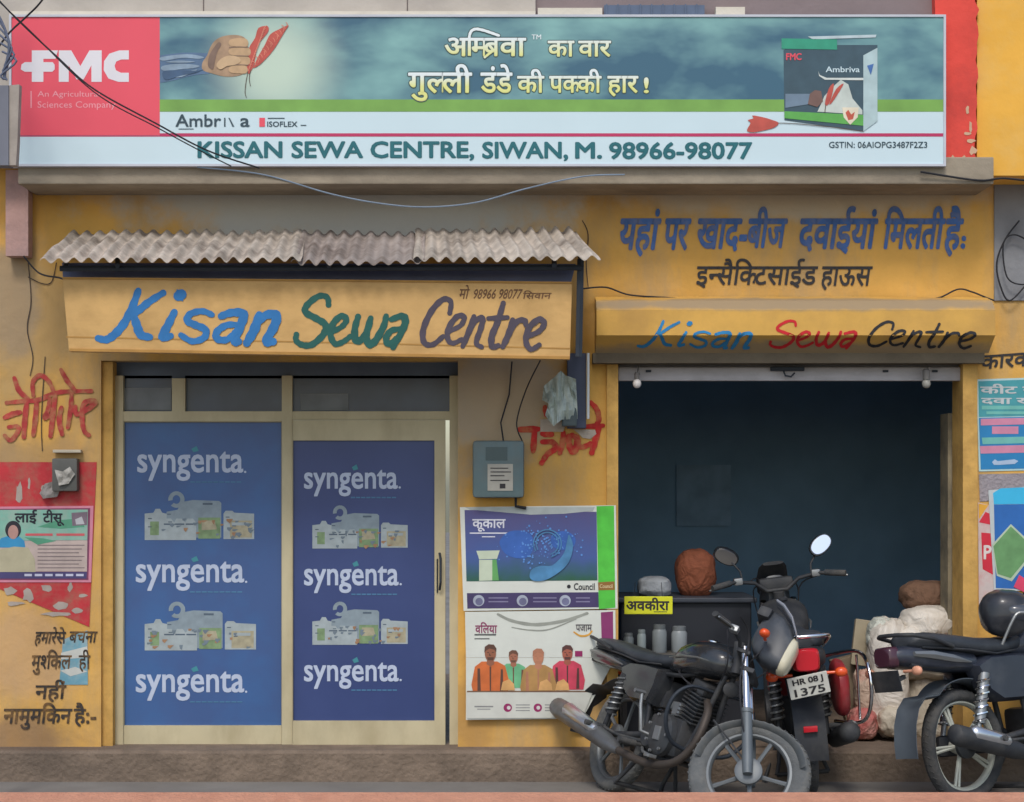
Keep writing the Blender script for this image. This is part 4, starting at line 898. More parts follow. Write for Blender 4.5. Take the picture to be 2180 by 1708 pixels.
# ------------------------------------------------------------------ things on the walls
def poster(name, label, quad, y, mat, cat='poster', group=None, bend=.006):
    """a sheet pasted on a surface: subdivided, a little wavy, two-sided thickness"""
    n = 10; vs = []
    for j in range(n+1):
        for i in range(n+1):
            s, t = i/n, j/n
            a = [quad[0][k]+(quad[1][k]-quad[0][k])*s for k in (0,1)]; b = [quad[3][k]+(quad[2][k]-quad[3][k])*s for k in (0,1)]
            p = P(a[0]+(b[0]-a[0])*t, a[1]+(b[1]-a[1])*t, y); vs.append(p)
    W_ = n+1; fs = [(j*W_+i, j*W_+i+1, (j+1)*W_+i+1, (j+1)*W_+i) for j in range(n) for i in range(n)]
    k = len(vs); vs += [v+Vector((0,.0015,0)) for v in vs]; fs += [tuple(q+k for q in reversed(f)) for f in fs]
    ed = [i for i in range(W_)]+[(j+1)*W_-1 for j in range(1,W_)]+[n*W_+i for i in range(n-1,-1,-1)]+[j*W_ for j in range(n-1,0,-1)]
    fs += [(ed[i], ed[(i+1)%len(ed)], ed[(i+1)%len(ed)]+k, ed[i]+k) for i in range(len(ed))]
    m = MB(); m.add(vs, fs)
    T = thing(name, label, cat, P((quad[2][0]+quad[3][0])/2, (quad[2][1]+quad[3][1])/2, y), group)
    part('sheet', m, mat, T); return T
def prints(T, items):
    for nm, mat, fn in items:
        m = MB(); fn(m); part(nm, m, mat, T)
PAPER = M('poster_white', (214,216,206), .6, .05, 8, bump=.06)
def wm(n, c, v=.1, **k): return M(n, c, .55, v, 12, **k)

# --- purple poster
yp = -.036
T = poster('poster', 'purple and green crop product poster on the pier, green band down its right side', [(979,1080),(1311,1076),(1315,1296),(987,1301)], yp, PAPER)
def night_print():
    m = bpy.data.materials.new('night_print'); m.use_nodes = True; t = m.node_tree; L = t.links.new; b = t.nodes['Principled BSDF']
    tc = t.nodes.new('ShaderNodeTexCoord'); sp = t.nodes.new('ShaderNodeSeparateXYZ'); L(tc.outputs['Object'], sp.inputs[0])
    n = t.nodes.new('ShaderNodeTexNoise'); n.inputs['Scale'].default_value = 9; L(tc.outputs['Object'], n.inputs['Vector'])
    ad = t.nodes.new('ShaderNodeMath'); ad.operation = 'MULTIPLY_ADD'; ad.inputs[1].default_value = .16; L(n.outputs['Fac'], ad.inputs[0]); L(sp.outputs['Z'], ad.inputs[2])
    mr = t.nodes.new('ShaderNodeMapRange'); mr.inputs[1].default_value = .20; mr.inputs[2].default_value = .66; L(ad.outputs[0], mr.inputs[0])
    cr = t.nodes.new('ShaderNodeValToRGB'); e = cr.color_ramp.elements; e[0].color = (lin(40),lin(92),lin(70),1); e[1].color = (lin(86),lin(78),lin(124),1); e[0].position = .05
    x = e.new(.42); x.color = (lin(66),lin(90),lin(150),1)
    L(mr.outputs[0], cr.inputs[0]); L(cr.outputs[0], b.inputs['Base Color']); b.inputs['Roughness'].default_value = .5
    return m
e1, e2, e3 = yp-.001, yp-.002, yp-.003
def dots(m):
    rnd = random.Random(4)
    for k in range(70):
        a = rnd.uniform(2.0, 4.6); r = rnd.uniform(45, 120); m.ell(1180+r*math.cos(a)*.95, 1150+r*math.sin(a)*.55, rnd.uniform(1,3), rnd.uniform(1,3), e2, n=8)
cd = lambda *q: [(x*.28357+978.2, y*.28357+1069) for x, y in q]
def dots(m):
    rnd = random.Random(4)
    for k in range(150):
        x, y = rnd.gauss(610, 125), rnd.gauss(320, 70); q = cd((x, y))[0]; r = rnd.uniform(.8, 2.6)
        if 996 < q[0] < 1262 and 1100 < q[1] < 1230: m.ell(q[0], q[1], r, r, e2-.00003*k, n=8)
def swirl(m):
    m.poly(soft(cd((822,245),(852,320),(838,410),(800,480),(730,540),(640,588),(560,592),(526,560),(545,505),(610,480),(690,478),(750,430),(790,370),(806,300))), e2-.0056)
    for k, r in enumerate((104, 84)): stroke(m, cd(*[(660+r*math.cos(a), 312+r*math.sin(a)) for a in [2.6+.45*i for i in range(12)]]), 2.6, lambda u, v, k=k: P(u, v, e2-.0060-.0003*k))
def glow(m):
    m.poly(soft(cd((700,240),(800,220),(870,270),(850,340),(760,360),(690,320))), e2-.0002); m.poly(soft(cd((380,220),(520,230),(560,330),(500,420),(360,400),(300,300))), e2-.0004)
prints(T, [('night_print', night_print(), lambda m: m.poly([(989,1086),(1270,1090),(1272,1236),(993,1238)], e1)),
 ('top_fold', wm('fold_grey', (178,184,180)), lambda m: m.poly([(990,1080),(1266,1080),(1262,1088),(1200,1094),(1130,1096),(1060,1090),(1000,1085)], e2)),
 ('green_band', wm('vivid_green', (84,192,66), .16), lambda m: m.poly([(1270,1078),(1307,1077),(1310,1294),(1275,1297)], e1)),
 ('purple_band', wm('dark_purple', (70,60,100)), lambda m: m.poly([(994,1263),(1274,1261),(1275,1293),(995,1296)], e1)),
 ('round_print', wm('disc_pale', (170,176,190), .2), lambda m: [m.ell(x, 1279, 12, 12, e2) for x in (1019,1112,1203)]),
 ('disc_print', wm('disc_mid', (110,110,140), .2), lambda m: [m.ell(x+1, 1281, 8, 8, e3) for x in (1019,1112,1203)]),
 ('line_print', wm('lilac_line', (130,124,156)), lambda m: [m.rect(x, z, x+w_, z+2.5, e2) for x, w_ in ((1040,42),(1135,50),(1226,30)) for z in (1272,1280)]),
 ('blue_glow', wm('glow_blue', (58,100,176), .15), glow), ('light_dots', wm('cyan_dots', (92,140,206), .2), dots), ('light_swirl', wm('blue_swirl', (76,130,172), .3), swirl),
 ('pedestal_print', wm('pedestal', (196,206,182), .08), lambda m: [m.poly([(1014,1173),(1064,1172),(1060,1184),(1058,1190),(1020,1191),(1018,1184)], e2), m.poly([(1020,1192),(1048,1192),(1048,1236),(1020,1237)], e2)]),
 ('pedestal_shade_print', wm('pedestal_green', (100,164,96), .1), lambda m: m.poly([(1048,1192),(1057,1191),(1062,1236),(1048,1236)], e2)),
 ('lettering', wm('poster_letter_white', (222,222,230)), lambda m: [DL(m, 'कूकाल', 1006, 1076, 1106, 1124, e2, off=.015), m.rect(1000,1134,1082,1136.5,e2), m.rect(1026,1142,1054,1144,e2)]),
 ('lettering', wm('poster_letter_black', (40,40,46)), lambda m: [lettering(m, 'Council', 1222, 1266, 1242, 1256, e2, .015), m.ell(1211,1249,4,4,e2)]),
 ('brown_tag', wm('brown_tag', (146,104,50)), lambda m: m.poly([(1273,1240),(1308,1238),(1309,1256),(1274,1257)], e2)),
 ('lettering', wm('tag_cream', (216,196,150)), lambda m: lettering(m, 'Council', 1277, 1304, 1244, 1252, e3, .012))])

# --- poster with four people
T = poster('poster', 'white poster printed with four people in orange, green, tan and red, low on the pier', [(990,1303),(1310,1299),(1311,1400),(992,1400)], yp, PAPER)
m = MB(); m.poly([(992,1400.5),(1311,1400.5),(1240,1530),(992,1533)], yp, .0015); part('sheet', m, PAPER, T)
def person_print(m_body, m_head, m_hair, x, z, s, e):
    m_body.poly([(x-20*s,z+18*s),(x-36*s,z+30*s),(x-44*s,z+72*s),(x-40*s,z+90*s),(x+40*s,z+90*s),(x+44*s,z+66*s),(x+34*s,z+28*s),(x+16*s,z+18*s)], e)
    m_head.ell(x, z, 13*s, 18*s, e-.0006); m_head.poly([(x-7*s,z+10*s),(x+7*s,z+10*s),(x+9*s,z+24*s),(x,z+30*s),(x-9*s,z+24*s)], e-.0004)
    m_hair.poly([(x-14*s,z-2*s),(x-13*s,z-16*s),(x-4*s,z-22*s),(x+8*s,z-21*s),(x+14*s,z-12*s),(x+13*s,z-3*s),(x+9*s,z-9*s),(x-2*s,z-12*s),(x-9*s,z-8*s)], e-.0010)
    for k, q in enumerate(([(x-30*s,z+34*s),(x-24*s,z+34*s),(x-22*s,z+88*s),(x-30*s,z+88*s)], [(x+24*s,z+36*s),(x+29*s,z+36*s),(x+30*s,z+88*s),(x+22*s,z+88*s)], [(x-2*s,z+30*s),(x+2*s,z+30*s),(x+1.5*s,z+88*s),(x-1.5*s,z+88*s)])):
        m_hair.poly(q, e-.0003)
    m_hair.poly([(x-3*s,z-2*s),(x+2*s,z+5*s),(x-3*s,z+5*s)], e-.001)
    m_hair.poly([(x-8*s,z+8*s),(x+8*s,z+8*s),(x+6*s,z+15*s),(x-6*s,z+15*s)], e-.0010); m_hair.rect(x-8*s,z-4*s,x-3*s,z-2*s,e-.001); m_hair.rect(x+3*s,z-4*s,x+8*s,z-2*s,e-.001)
for ix, (nm, c, x, z, s, sk, hr) in enumerate((('orange_person_print',(206,108,56),1044,1392,.92,(150,96,72),(96,66,54)),('green_person_print',(110,180,132),1093,1400,.72,(168,108,84),(110,76,60)),('tan_person_print',(176,134,80),1146,1400,.88,(186,126,96),(176,120,92)),('red_person_print',(206,70,92),1208,1392,.85,(164,92,74),(90,56,52)))):
    bm_, hm_, ha = MB(), MB(), MB(); person_print(bm_, hm_, ha, x, z, s, e2-(.0012,0,.0018,.0006)[ix])
    q = part(nm, bm_, wm(nm, c, .18, bump=.05), T); part('face_print', hm_, wm('skin_'+nm, sk), q); part('hair_print', ha, wm('hair_'+nm, hr), q)
prints(T, [('lower_band', wm('poster_cream', (206,206,196), .06), lambda m: m.poly([(994,1474),(1262,1474),(1240,1528),(994,1530)], yp-.0066)),
 ('rule_line', wm('brown_rule', (120,90,70)), lambda m: m.rect(994,1471,1262,1474,yp-.0072)),
 ('hand_print', wm('hands_tan', (214,164,104), .2), lambda m: [m.poly([(x-14,1470),(x-10,1452),(x+4,1446),(x+14,1456),(x+16,1470)], yp-.0058+.0003*(x%7)/7) for x in (1080,1160,1196)]),
 ('magenta_mark', wm('magenta', (150,40,96)), lambda m: [m.ell(x,1507,9,9,yp-.0072) for x in (1081,1145,1216)]+[m.rect(1224,1386,1240,1398,e2)]),
 ('white_dot', wm('mark_hole', (214,210,204)), lambda m: [m.ell(x,1507,4,4,yp-.0078) for x in (1083,1146,1217)]),
 ('small_print', wm('small_grey', (140,140,138)), lambda m: [m.rect(x,z,x+w_,z+2,yp-.0072) for x, w_ in ((1098,30),(1160,38)) for z in (1500,1506,1512)]+[m.rect(1010,1503,1050,1506,yp-.0072),m.rect(1016,1509,1044,1511,yp-.0072)]),
 ('lettering', wm('magenta_letters', (140,56,96)), lambda m: DL(m, 'विलया', 1012, 1058, 1332, 1348, e2, off=.015)),
 ('small_print', wm('small_dark', (84,86,84)), lambda m: [m.rect(1010,1350,1056,1353,e2), m.rect(1010,1359,1042,1361,e2)]),
 ('lettering', wm('grey_letters', (86,80,84)), lambda m: DL(m, 'पजाम', 1226, 1260, 1330, 1344, e2, off=.015)),
 ('orange_arc', wm('amber_arc', (220,160,60)), lambda m: stroke(m, [(1222,1346),(1236,1354),(1252,1352),(1260,1344)], 4, lambda u, v: P(u, v, e2))),
 ('fold_shade', wm('fold_shadow', (150,152,142), .15), lambda m: [stroke(m, [(1060,1308),(1090,1322),(1140,1330),(1200,1322),(1250,1306)], 7, lambda u, v: P(u, v, e1)), stroke(m, [(1090,1336),(1130,1342),(1170,1340),(1226,1318)], 3, lambda u, v: P(u, v, e1))]),  # grey strokes paint the shade of folds onto the flat sheet
 ('magenta_band', wm('magenta_band', (136,52,104), .1), lambda m: m.poly([(1279,1304),(1305,1302),(1306,1398),(1282,1398)], e1))])

# --- left wall posters
yl = -.004
T = poster('poster', 'torn red poster behind the pink framed one on the left wall', [(-20,984),(206,984),(190,1335),(-20,1246)], yl, M('torn_red', (188,52,58), .7, .14, 8, bump=.15, stain=(150,110,90), stain_amt=.7, stain_scale=10))
def scraps(m):
    rnd = random.Random(11)
    for x, z, a, b in ((40,1050,8,22),(98,1040,12,10),(62,1030,3,14),(150,1000,8,16),(20,1258,14,10),(60,1268,12,14),(100,1252,16,8),(150,1250,6,10),(130,1290,16,8),(165,1300,12,6),(120,1308,30,5),(176,1268,10,4),(30,1285,20,6)):
        m.poly([(x+a*math.cos(t)*rnd.uniform(.6,1.25), z+b*math.sin(t)*rnd.uniform(.6,1.25)) for t in [i*.63 for i in range(10)]], yl-.001)
prints(T, [('torn_scrap', M('scrap_grey', (168,156,146), .8, .15, 14), scraps)])
T = poster('poster', 'pink framed notice with a woman portrait on the left wall', [(-20,1079),(199,1077),(194,1240),(-20,1240)], yl-.004, wm('notice_pink', (206,130,150), .08))
q0 = yl-.005
prints(T, [('frame_line', wm('frame_purple', (120,60,90)), lambda m: m.poly([(-20,1084),(192,1082),(188,1235),(-20,1235)], q0)),
 ('green_ground', wm('notice_green', (126,178,160), .12, stain=(170,170,160), stain_amt=.6, stain_scale=10), lambda m: m.poly([(-20,1086),(187,1085),(186,1150),(-20,1152)], q0-.001)),
 ('pale_ground', wm('notice_pale', (186,168,160), .12), lambda m: m.poly([(-20,1152.5),(186,1150.5),(185,1217),(-20,1217)], q0-.001)),
 ('violet_band', wm('notice_violet', (72,66,110)), lambda m: m.poly([(-20,1218),(185,1218),(184,1232),(-20,1232)], q0-.001)),
 ('green_shape', wm('notice_teal', (84,150,120), .15), lambda m: [m.poly([(80,1122),(120,1108),(170,1104),(180,1122),(130,1126)], q0-.0016), m.poly([(52,1144),(90,1146),(120,1152),(80,1160)], q0-.0016)]),
 ('blouse_print', wm('blouse_blue', (54,140,186), .1), lambda m: m.poly([(-8,1166),(2,1146),(22,1140),(40,1142),(52,1152),(54,1166)], q0-.002)),
 ('sari_print', wm('sari_beige', (176,168,140), .1), lambda m: m.poly([(-10,1218),(0,1170),(30,1164),(60,1166),(74,1190),(76,1218)], q0-.0022)),
 ('hair_print', wm('hair_black', (40,40,48)), lambda m: m.ell(28,1128,17,19,q0-.002)),
 ('face_print', wm('face_warm', (176,136,126)), lambda m: m.ell(28,1133,11,15,q0-.0026)),
 ('red_line', wm('notice_red', (200,90,96)), lambda m: [m.rect(54,1136,112,1141,q0-.002), m.rect(120,1136,180,1141,q0-.002)]),
 ('grey_line', wm('notice_grey', (130,116,116)), lambda m: [m.rect(80,1160+i*8,180-(i%3)*6,1162+i*8,q0-.002) for i in range(7)]),
 ('white_line', wm('notice_white', (190,190,210)), lambda m: [m.rect(52+i*22,1222,68+i*22,1227,q0-.002) for i in range(6)]),
 ('lettering', wm('notice_black', (36,38,48)), lambda m: [DL(m, 'लाई', 32, 78, 1094, 1112, q0-.002, off=.03), DL(m, 'टीसू', 92, 136, 1094, 1112, q0-.002, off=.03)]),
 ('portrait_print', wm('portrait_grey', (120,104,116), .2), lambda m: m.poly([(152,1092),(186,1090),(185,1118),(154,1120)], q0-.002)),
 ('scrap_print', wm('portrait_light', (180,180,184)), lambda m: m.poly([(160,1106),(174,1100),(180,1116),(162,1117)], q0-.0026))])
T = poster('poster', 'small torn blue and white bill under the slogan on the left wall', [(134,1362),(186,1342),(187,1458),(126,1458)], yl, wm('bill_blue', (110,160,176), .14, stain=(180,180,170), stain_amt=.7, stain_scale=9))
prints(T, [('white_scrap', wm('bill_white', (196,196,188)), lambda m: [m.poly([(130,1390),(186,1376),(187,1400),(130,1404)], yl-.001), m.poly([(128,1428),(160,1420),(186,1430),(150,1440)], yl-.001)])])

# --- right wall posters
T = poster('poster', 'teal and pink text bill high on the right wall', [(2079,808),(2260,802),(2260,1000),(2084,1004)], yl, wm('bill_edge', (176,206,206), .06))
prints(T, [('teal_ground', wm('bill_teal', (70,150,158), .12), lambda m: m.poly([(2083,812),(2258,806),(2258,884),(2084,888)], yl-.001)),
 ('blue_ground', wm('bill_deep_blue', (40,126,180), .08), lambda m: m.poly([(2084,890),(2258,886),(2258,996),(2088,1000)], yl-.001)),
 ('pink_band', wm('bill_pink', (204,134,160), .1), lambda m: [m.poly([(2088,892),(2258,888),(2258,902),(2088,906)], yl-.002), m.rect(2112,908,2168,924,yl-.002), m.poly([(2086,950),(2258,946),(2258,962),(2088,966)], yl-.002)]),
 ('teal_band', wm('bill_mint', (110,180,170), .1), lambda m: [m.rect(2090,864,2258,872,yl-.002), m.rect(2100,876,2258,882,yl-.002), m.poly([(2090,932),(2258,928),(2258,942),(2092,946)], yl-.002)]),
 ('lettering', wm('bill_letters', (190,196,196)), lambda m: [lettering(m, 'ODCOO', 2086, 2240, 818, 834, yl-.002, .02), lettering(m, 'ACAOCD', 2090, 2250, 842, 858, yl-.002, .02)] if False else [DL(m, 'कीट रोग', 2088, 2240, 824, 838, yl-.002, off=.03), DL(m, 'दवा खाद', 2090, 2240, 848, 860, yl-.002, off=.03)]),
 ('spanner_print', wm('spanner_pale', (170,190,214)), lambda m: [m.poly([(2116,990),(2112,984),(2118,978),(2124,982),(2160,978),(2168,982),(2160,988),(2126,990)], yl-.002)])])
T = poster('poster', 'crumpled grey plastic sheet pasted between two bills on the right wall', [(2084,1010),(2260,1006),(2260,1060),(2086,1068)], yl, M('crumpled_grey', (150,142,146), .6, .12, 10, bump=.6))
T = poster('poster', 'red and white torn bill on the right wall beside the jamb', [(2082,1070),(2114,1078),(2132,1290),(2084,1300)], yl-.001, wm('bill_rose', (206,190,184), .1, stain=(190,120,120), stain_amt=.6, stain_scale=12))
prints(T, [('red_block', wm('bill_red', (204,44,62), .1), lambda m: [m.poly([(2084,1112),(2098,1090),(2112,1096),(2112,1118)], yl-.002), m.poly([(2089,1134),(2113,1136),(2122,1228),(2092,1212)], yl-.002), m.poly([(2084,1296),(2090,1276),(2110,1282),(2108,1298)], yl-.002)]),
 ('lettering', wm('bill_p', (220,206,200)), lambda m: lettering(m, 'P', 2095, 2110, 1162, 1190, yl-.003, .03)),
 ('yellow_corner', wm('bill_amber', (224,166,60)), lambda m: m.poly([(2083,1072),(2104,1076),(2084,1106)], yl-.002))])
T = poster('poster', 'blue bill with a green diamond on the right wall', [(2104,1044),(2260,1030),(2260,1262),(2116,1256)], yl-.005, wm('bill_white_edge', (190,196,196), .06))
g0 = yl-.006
prints(T, [('cyan_band', wm('bill_cyan', (60,180,222), .05), lambda m: m.poly([(2114,1050),(2130,1040),(2260,1034),(2260,1072),(2116,1074)], g0)),
 ('blue_ground', wm('bill_royal', (44,104,176), .1), lambda m: m.poly([(2116,1074.5),(2260,1072.5),(2260,1258),(2120,1252)], g0)),
 ('diamond_edge', wm('diamond_pale', (180,196,170)), lambda m: m.poly([(2112,1160),(2152,1116),(2208,1168),(2154,1238),(2122,1226)], g0-.001)),
 ('diamond_print', wm('diamond_green', (104,150,98), .18), lambda m: m.poly([(2115,1163),(2152,1121),(2203,1169),(2152,1231),(2124,1222)], g0-.002)),
 ('pink_print', wm('bill_rosered', (220,70,104), .1), lambda m: m.poly([(2158,1250),(2170,1224),(2190,1238),(2182,1262)], g0-.003))])

# --- yellow plate
ys = .30
T = thing('hanging_sign', 'small yellow plate reading in Hindi hung inside the open shutter on the left', 'sign', P(1380,1308,ys))
m = MB(); a, b = P(1329,1308,ys), P(1432,1270,ys); m.bbox((a.x,ys,a.z),(b.x,ys+.012,b.z),.004); part('plate', m, M('lemon_plate', (222,222,44), .5, .05, 8), T)
m = MB(); DL(m, 'अवकीरा', 1334, 1424, 1281, 1299, ys-.001, off=.03); m.rect(1392,1302,1420,1303.5,ys-.001); part('lettering', m, BLACKP, T)
m = MB(); m.tube([P(1350,1271,ys+.006),P(1352,1240,ys+.006)], .002, 5); m.tube([P(1410,1271,ys+.006),P(1408,1240,ys+.006)], .002, 5); part('hook', m, WIRE, T)

# --- meters and boxes
ym = -.13
T = thing('electric_meter', 'grey green electric meter box beside the glass door', 'meter', P(1060,1062,ym))
m = MB()
a, b = P(1006,1060,ym), P(1116,938,ym); m.bbox((a.x,ym,a.z),(b.x,-.002,b.z),.022); part('case', m, M('meter_case', (98,118,120), .5, .1, 8, stain=(120,116,106), stain_amt=.4, stain_scale=6), T, True)
m = MB(); m.wallbox(1038,988,1092,1045,ym-.004,.006); part('label_plate', m, M('meter_label', (172,168,156), .6, .1, 14), T)
m = MB(); m.wallbox(1034,952,1080,980,ym-.003,.005); part('window', m, M('meter_window', (70,90,94), .25, .1, 8), T)
m = MB()
for v, w_ in ((996,38),(1004,44),(1012,30),(1022,40)): m.wallbox(1044,v,1044+w_,v+2,ym-.0055,.002)
m.wallbox(1064,1030,1076,1040,ym-.0055,.002); part('small_print', m, BLACKP, T)
m = MB(); m.tube([P(1098,1060,-.06),P(1098,1078,-.06),P(1120,1082,-.05)], .009, 6); m.tube([P(1072,940,-.06),P(1066,900,-.03),P(1084,840,-.02),P(1090,770,-.04)], .005, 6); part('conduit', m, WIRE, T)
yj = -.13
T = thing('junction_box', 'open metal junction box wrapped in torn plastic, dark post and pale tube behind it', 'electrical box', P(1208,912,yj))
m = MB(); a, b = P(1208,912,-.10), P(1248,752,-.10); m.bbox((a.x,-.10,a.z),(b.x,-.001,b.z),.006); part('backing', m, M('slate_box', (76,84,104), .6, .1, 8), T)
m = MB(); m.tube([P(1252,752,-.12),P(1252,892,-.12)], .008, 8); part('tube_lamp', m, M('pale_tube', (214,222,222), .4, .04, 6), T)
m = MB(); m.bbox(tuple(P(1196,908,-.16)),tuple(P(1228,868,-.10)),.01); part('switch', m, M('switch_grey', (74,86,88), .5, .1, 8), T)
rnd = random.Random(5); vs = []; n = 12
out = [(1158,822),(1182,802),(1194,790),(1204,800),(1226,808),(1228,846),(1230,892),(1196,894),(1178,908),(1160,884),(1168,860),(1154,852)]
def crump(name, poly_, y, mat, T, seed, amp=.03):
    bm = bmesh.new(); vv = [bm.verts.new(P(u, v, y)) for u, v in poly_]; f = bm.faces.new(vv)
    bmesh.ops.triangulate(bm, faces=[f]); bmesh.ops.subdivide_edges(bm, edges=bm.edges[:], cuts=4, use_grid_fill=True)
    bmesh.ops.triangulate(bm, faces=bm.faces[:])
    for v in bm.verts: v.co.y += -amp*abs(mnoise.noise(v.co*14+Vector((seed,0,0))))*1.6+amp*.5*mnoise.noise(v.co*34+Vector((seed,3,0)))
    bm.verts.index_update(); m = MB(); n0 = len(bm.verts); vs = [v.co.copy() for v in bm.verts]; fs = [[v.index for v in f.verts] for f in bm.faces]; bm.free()
    m.add(vs, fs); return part(name, m, mat, T)
crump('plastic_wrap', out, -.15, M('torn_plastic', (178,188,178), .3, .14, 20, spec=.6, stain=(110,120,116), stain_amt=.6, stain_scale=14), T, 2, .05)
T = thing('switch_box', 'small grey switch box wired to the left wall above the red poster', 'electrical box', P(135,1046,-.06))
m = MB(); a, b = P(110,1046,-.07), P(164,976,-.07); m.bbox((a.x,-.07,a.z),(b.x,-.006,b.z),.01); part('case', m, M('switch_case', (92,92,88), .6, .14, 10), T, True)
m = MB(); m.bbox(tuple(P(112,964,-.05)),tuple(P(176,958,-.006)),.003); part('bracket', m, M('bracket_pale', (190,180,160), .6, .1, 8), T)
crump('torn_wrap', [(84,1050),(96,1030),(118,1024),(130,1040),(122,1058),(92,1062)], -.03, M('wrap_grey', (140,134,130), .6, .14, 20), T, 3, .02)
crump('torn_wrap', [(116,1000),(134,1004),(150,994),(160,1010),(146,1030),(126,1034)], -.08, M('wrap_pale', (170,166,158), .5, .2, 20), T, 7, .02)
# --- bulbs under the shutter rail
for u, big, lb in ((1356,True,'bare white bulb under the left end of the shutter rail'),(1972,False,'dull bulb in a grey holder under the right end of the shutter rail')):
    T = thing('light_bulb', lb, 'bulb', P(u,826,.0), 'bulbs under the shutter rail')
    m = MB(); c = P(u,817,-.03); m.blob(c,(.024,.024,.026),1,0,1,2.1,16,12); part('glass', m, M('bulb_glass' if big else 'bulb_dull', (226,220,216) if big else (160,158,150), .3, .03, 8), T, True)
    m = MB(); m.lathe([(0,.013),(.03,.015),(.04,.01)] if big else [(0,.02),(.05,.022),(.06,.01)], P(u,808,-.03), 'z', 12); m.tube([P(u,800,-.03),P(u+2,788,-.0),P(u+4,776,.02)], .004, 5); part('holder', m, M('holder_grey', (120,116,112), .6, .1, 8), T)

# ------------------------------------------------------------------ goods in the open bay
T = thing('counter', 'dark shop counter inside the open bay', 'counter', P(1450,1590,.5)); ORG[T.name] = T.location.copy()
m = MB(); a, b = P(1322,1575,.55), P(1600,1272,.55); m.bbox((a.x,.55,PZ),(b.x,1.1,b.z-.03),.01); part('body', m, M('dark_wood', (40,43,50), .6, .15, 5), T)
m = MB(); m.bbox((a.x-.03,.52,b.z-.03),(b.x+.03,1.13,b.z),.008); part('top', m, M('counter_top', (62,67,76), .5, .1, 5), T)
cz = b.z
T = tag(MB().blob((P(1482,0,.75).x,.78,cz+.13),(.125,.12,.15),3,.09,2.2,2.4).build('sack', M('orange_sack', (136,78,54), .85, .12, 40, crease=7), smooth=True), 'orange woven sack on the dark counter', 'sack')
T = tag(MB().blob((P(1394,0,.7).x,.72,cz+.055),(.10,.10,.06),5,.14,2.6,3.2).build('bundle', M('grey_bundle', (156,160,164), .8, .12, 12, bump=.4), smooth=True), 'pale grey bundle on the counter left of the orange sack', 'bundle')
m = MB(); a, b = P(1318,1592,.28), P(1510,1392,.28); m.bbox((a.x,.26,b.z-.03),(b.x,.5,b.z),.006)
for x in (a.x+.03, b.x-.03):
    for y in (.28,.47): m.bbox((x-.015,y-.015,PZ),(x+.015,y+.015,b.z-.03),.003)
tag(m.build('bench', M('bench_wood', (90,86,80), .7, .15, 6)), 'low wooden bench carrying jars in the open bay', 'bench')
bz = b.z
for k, (u, r, h, c, lb) in enumerate(((1338,.03,.11,(110,116,116),'short grey jar at the left end of the bench'),(1366,.026,.13,(140,150,150),'slim pale tin on the bench'),(1404,.043,.16,(128,134,136),'tall round jar in the middle of the bench'),(1446,.046,.15,(142,148,150),'pale wide jar on the bench nearest the fuel tank'))):
    x = P(u,0,.36).x; T = thing('jar', lb, 'jar', (x,.36,bz), 'jars on the bench')
    m = MB(); m.lathe([(0,r*.9),(.01,r),(h*.75,r),(h*.86,r*.8)], (x,.36,bz), 'z', 18); part('body', m, M('jar_%d' % c[0], c, .35, .1, 8), T, True)
    m = MB(); m.lathe([(h*.86,r*.85),(h,r*.85),(h+.004,r*.7)], (x,.36,bz), 'z', 18); part('lid', m, M('lid_%d' % c[1], tuple(int(q*.8) for q in c), .5, .1, 8), T, True)
a, b = P(1440,1120,2.87), P(1556,990,2.87)
m = MB(); m.box((P(1440,0,2.87).x,2.87,a.z),(P(1556,0,2.87).x,2.885,b.z)); tag(m.build('notice', M('pale_notice', (134,164,188), .8, .2, 6)), 'pale paper notice on the dim back wall of the shop', 'notice')
# sacks on the right
def sack(name, u, v, y, d, mat, label, seed, amp=.14, ex=3.2, rz=0, cat='sack', fq=2.2, grp=None):
    c = P(u, v, y); m = MB(); m.xf = Matrix.Translation(c) @ Matrix.Rotation(R(rz),4,'Y') @ Matrix.Translation(-c)
    m.blob(c, d, seed, amp, fq, ex, 40, 28)
    return tag(m.build(name, mat, smooth=True), label, cat, grp)
SW = M('white_sack', (214,206,194), .55, .08, 10, crease=6, stain=(150,136,116), stain_amt=.5, stain_scale=5)
SC = M('cream_sack', (196,186,168), .6, .1, 10, crease=5.5, stain=(120,104,84), stain_amt=.55, stain_scale=5)
SB = M('brown_sack', (112,84,66), .9, .14, 30, crease=6)
gs = 'sacks piled by the right jamb'
s0 = sack('sack', 1978, 1328, .40, (.175,.17,.105), SW, 'white filled sack with a red band on top of the pile', 2, .07, 2.5, grp=gs)
ORG[s0.name] = s0.location.copy()
m = MB(); c = P(1985,1346,.42)
m.tube(crom([(c.x-.15,.33,c.z+.0),(c.x-.07,.262,c.z-.035),(c.x+.02,.255,c.z-.02),(c.x+.12,.29,c.z+.035)],4), [.004]+[.012]*11+[.004], 6); part('red_band', m, M('band_red', (190,44,48), .6, .1, 10), s0)
sack('sack', 1976, 1270, .60, (.17,.15,.095), SB, 'brown jute sack behind the white one', 6, .10, 2.5, grp=gs)
sack('sack', 1965, 1402, .46, (.20,.17,.12), SC, 'cream sack under the white banded sack', 9, .08, 3, grp=gs)
sack('sack', 1985, 1500, .55, (.2,.2,.22), SC, 'large grey cream sack at the bottom of the pile', 4, .09, 3.4, grp=gs)
sack('sack', 1890, 1440, .34, (.115,.13,.335), SW, 'tall crumpled white plastic sack beside the red motorcycle', 12, .10, 3.0, fq=2.4, grp=gs)
sack('sack', 1880, 1352, .38, (.095,.10,.10), M('pale_green_sack', (190,192,180), .55, .1, 10, crease=12), 'folded pale green sack top over the tall white one', 15, .12, 3.0, 14, fq=2.4, grp=gs)
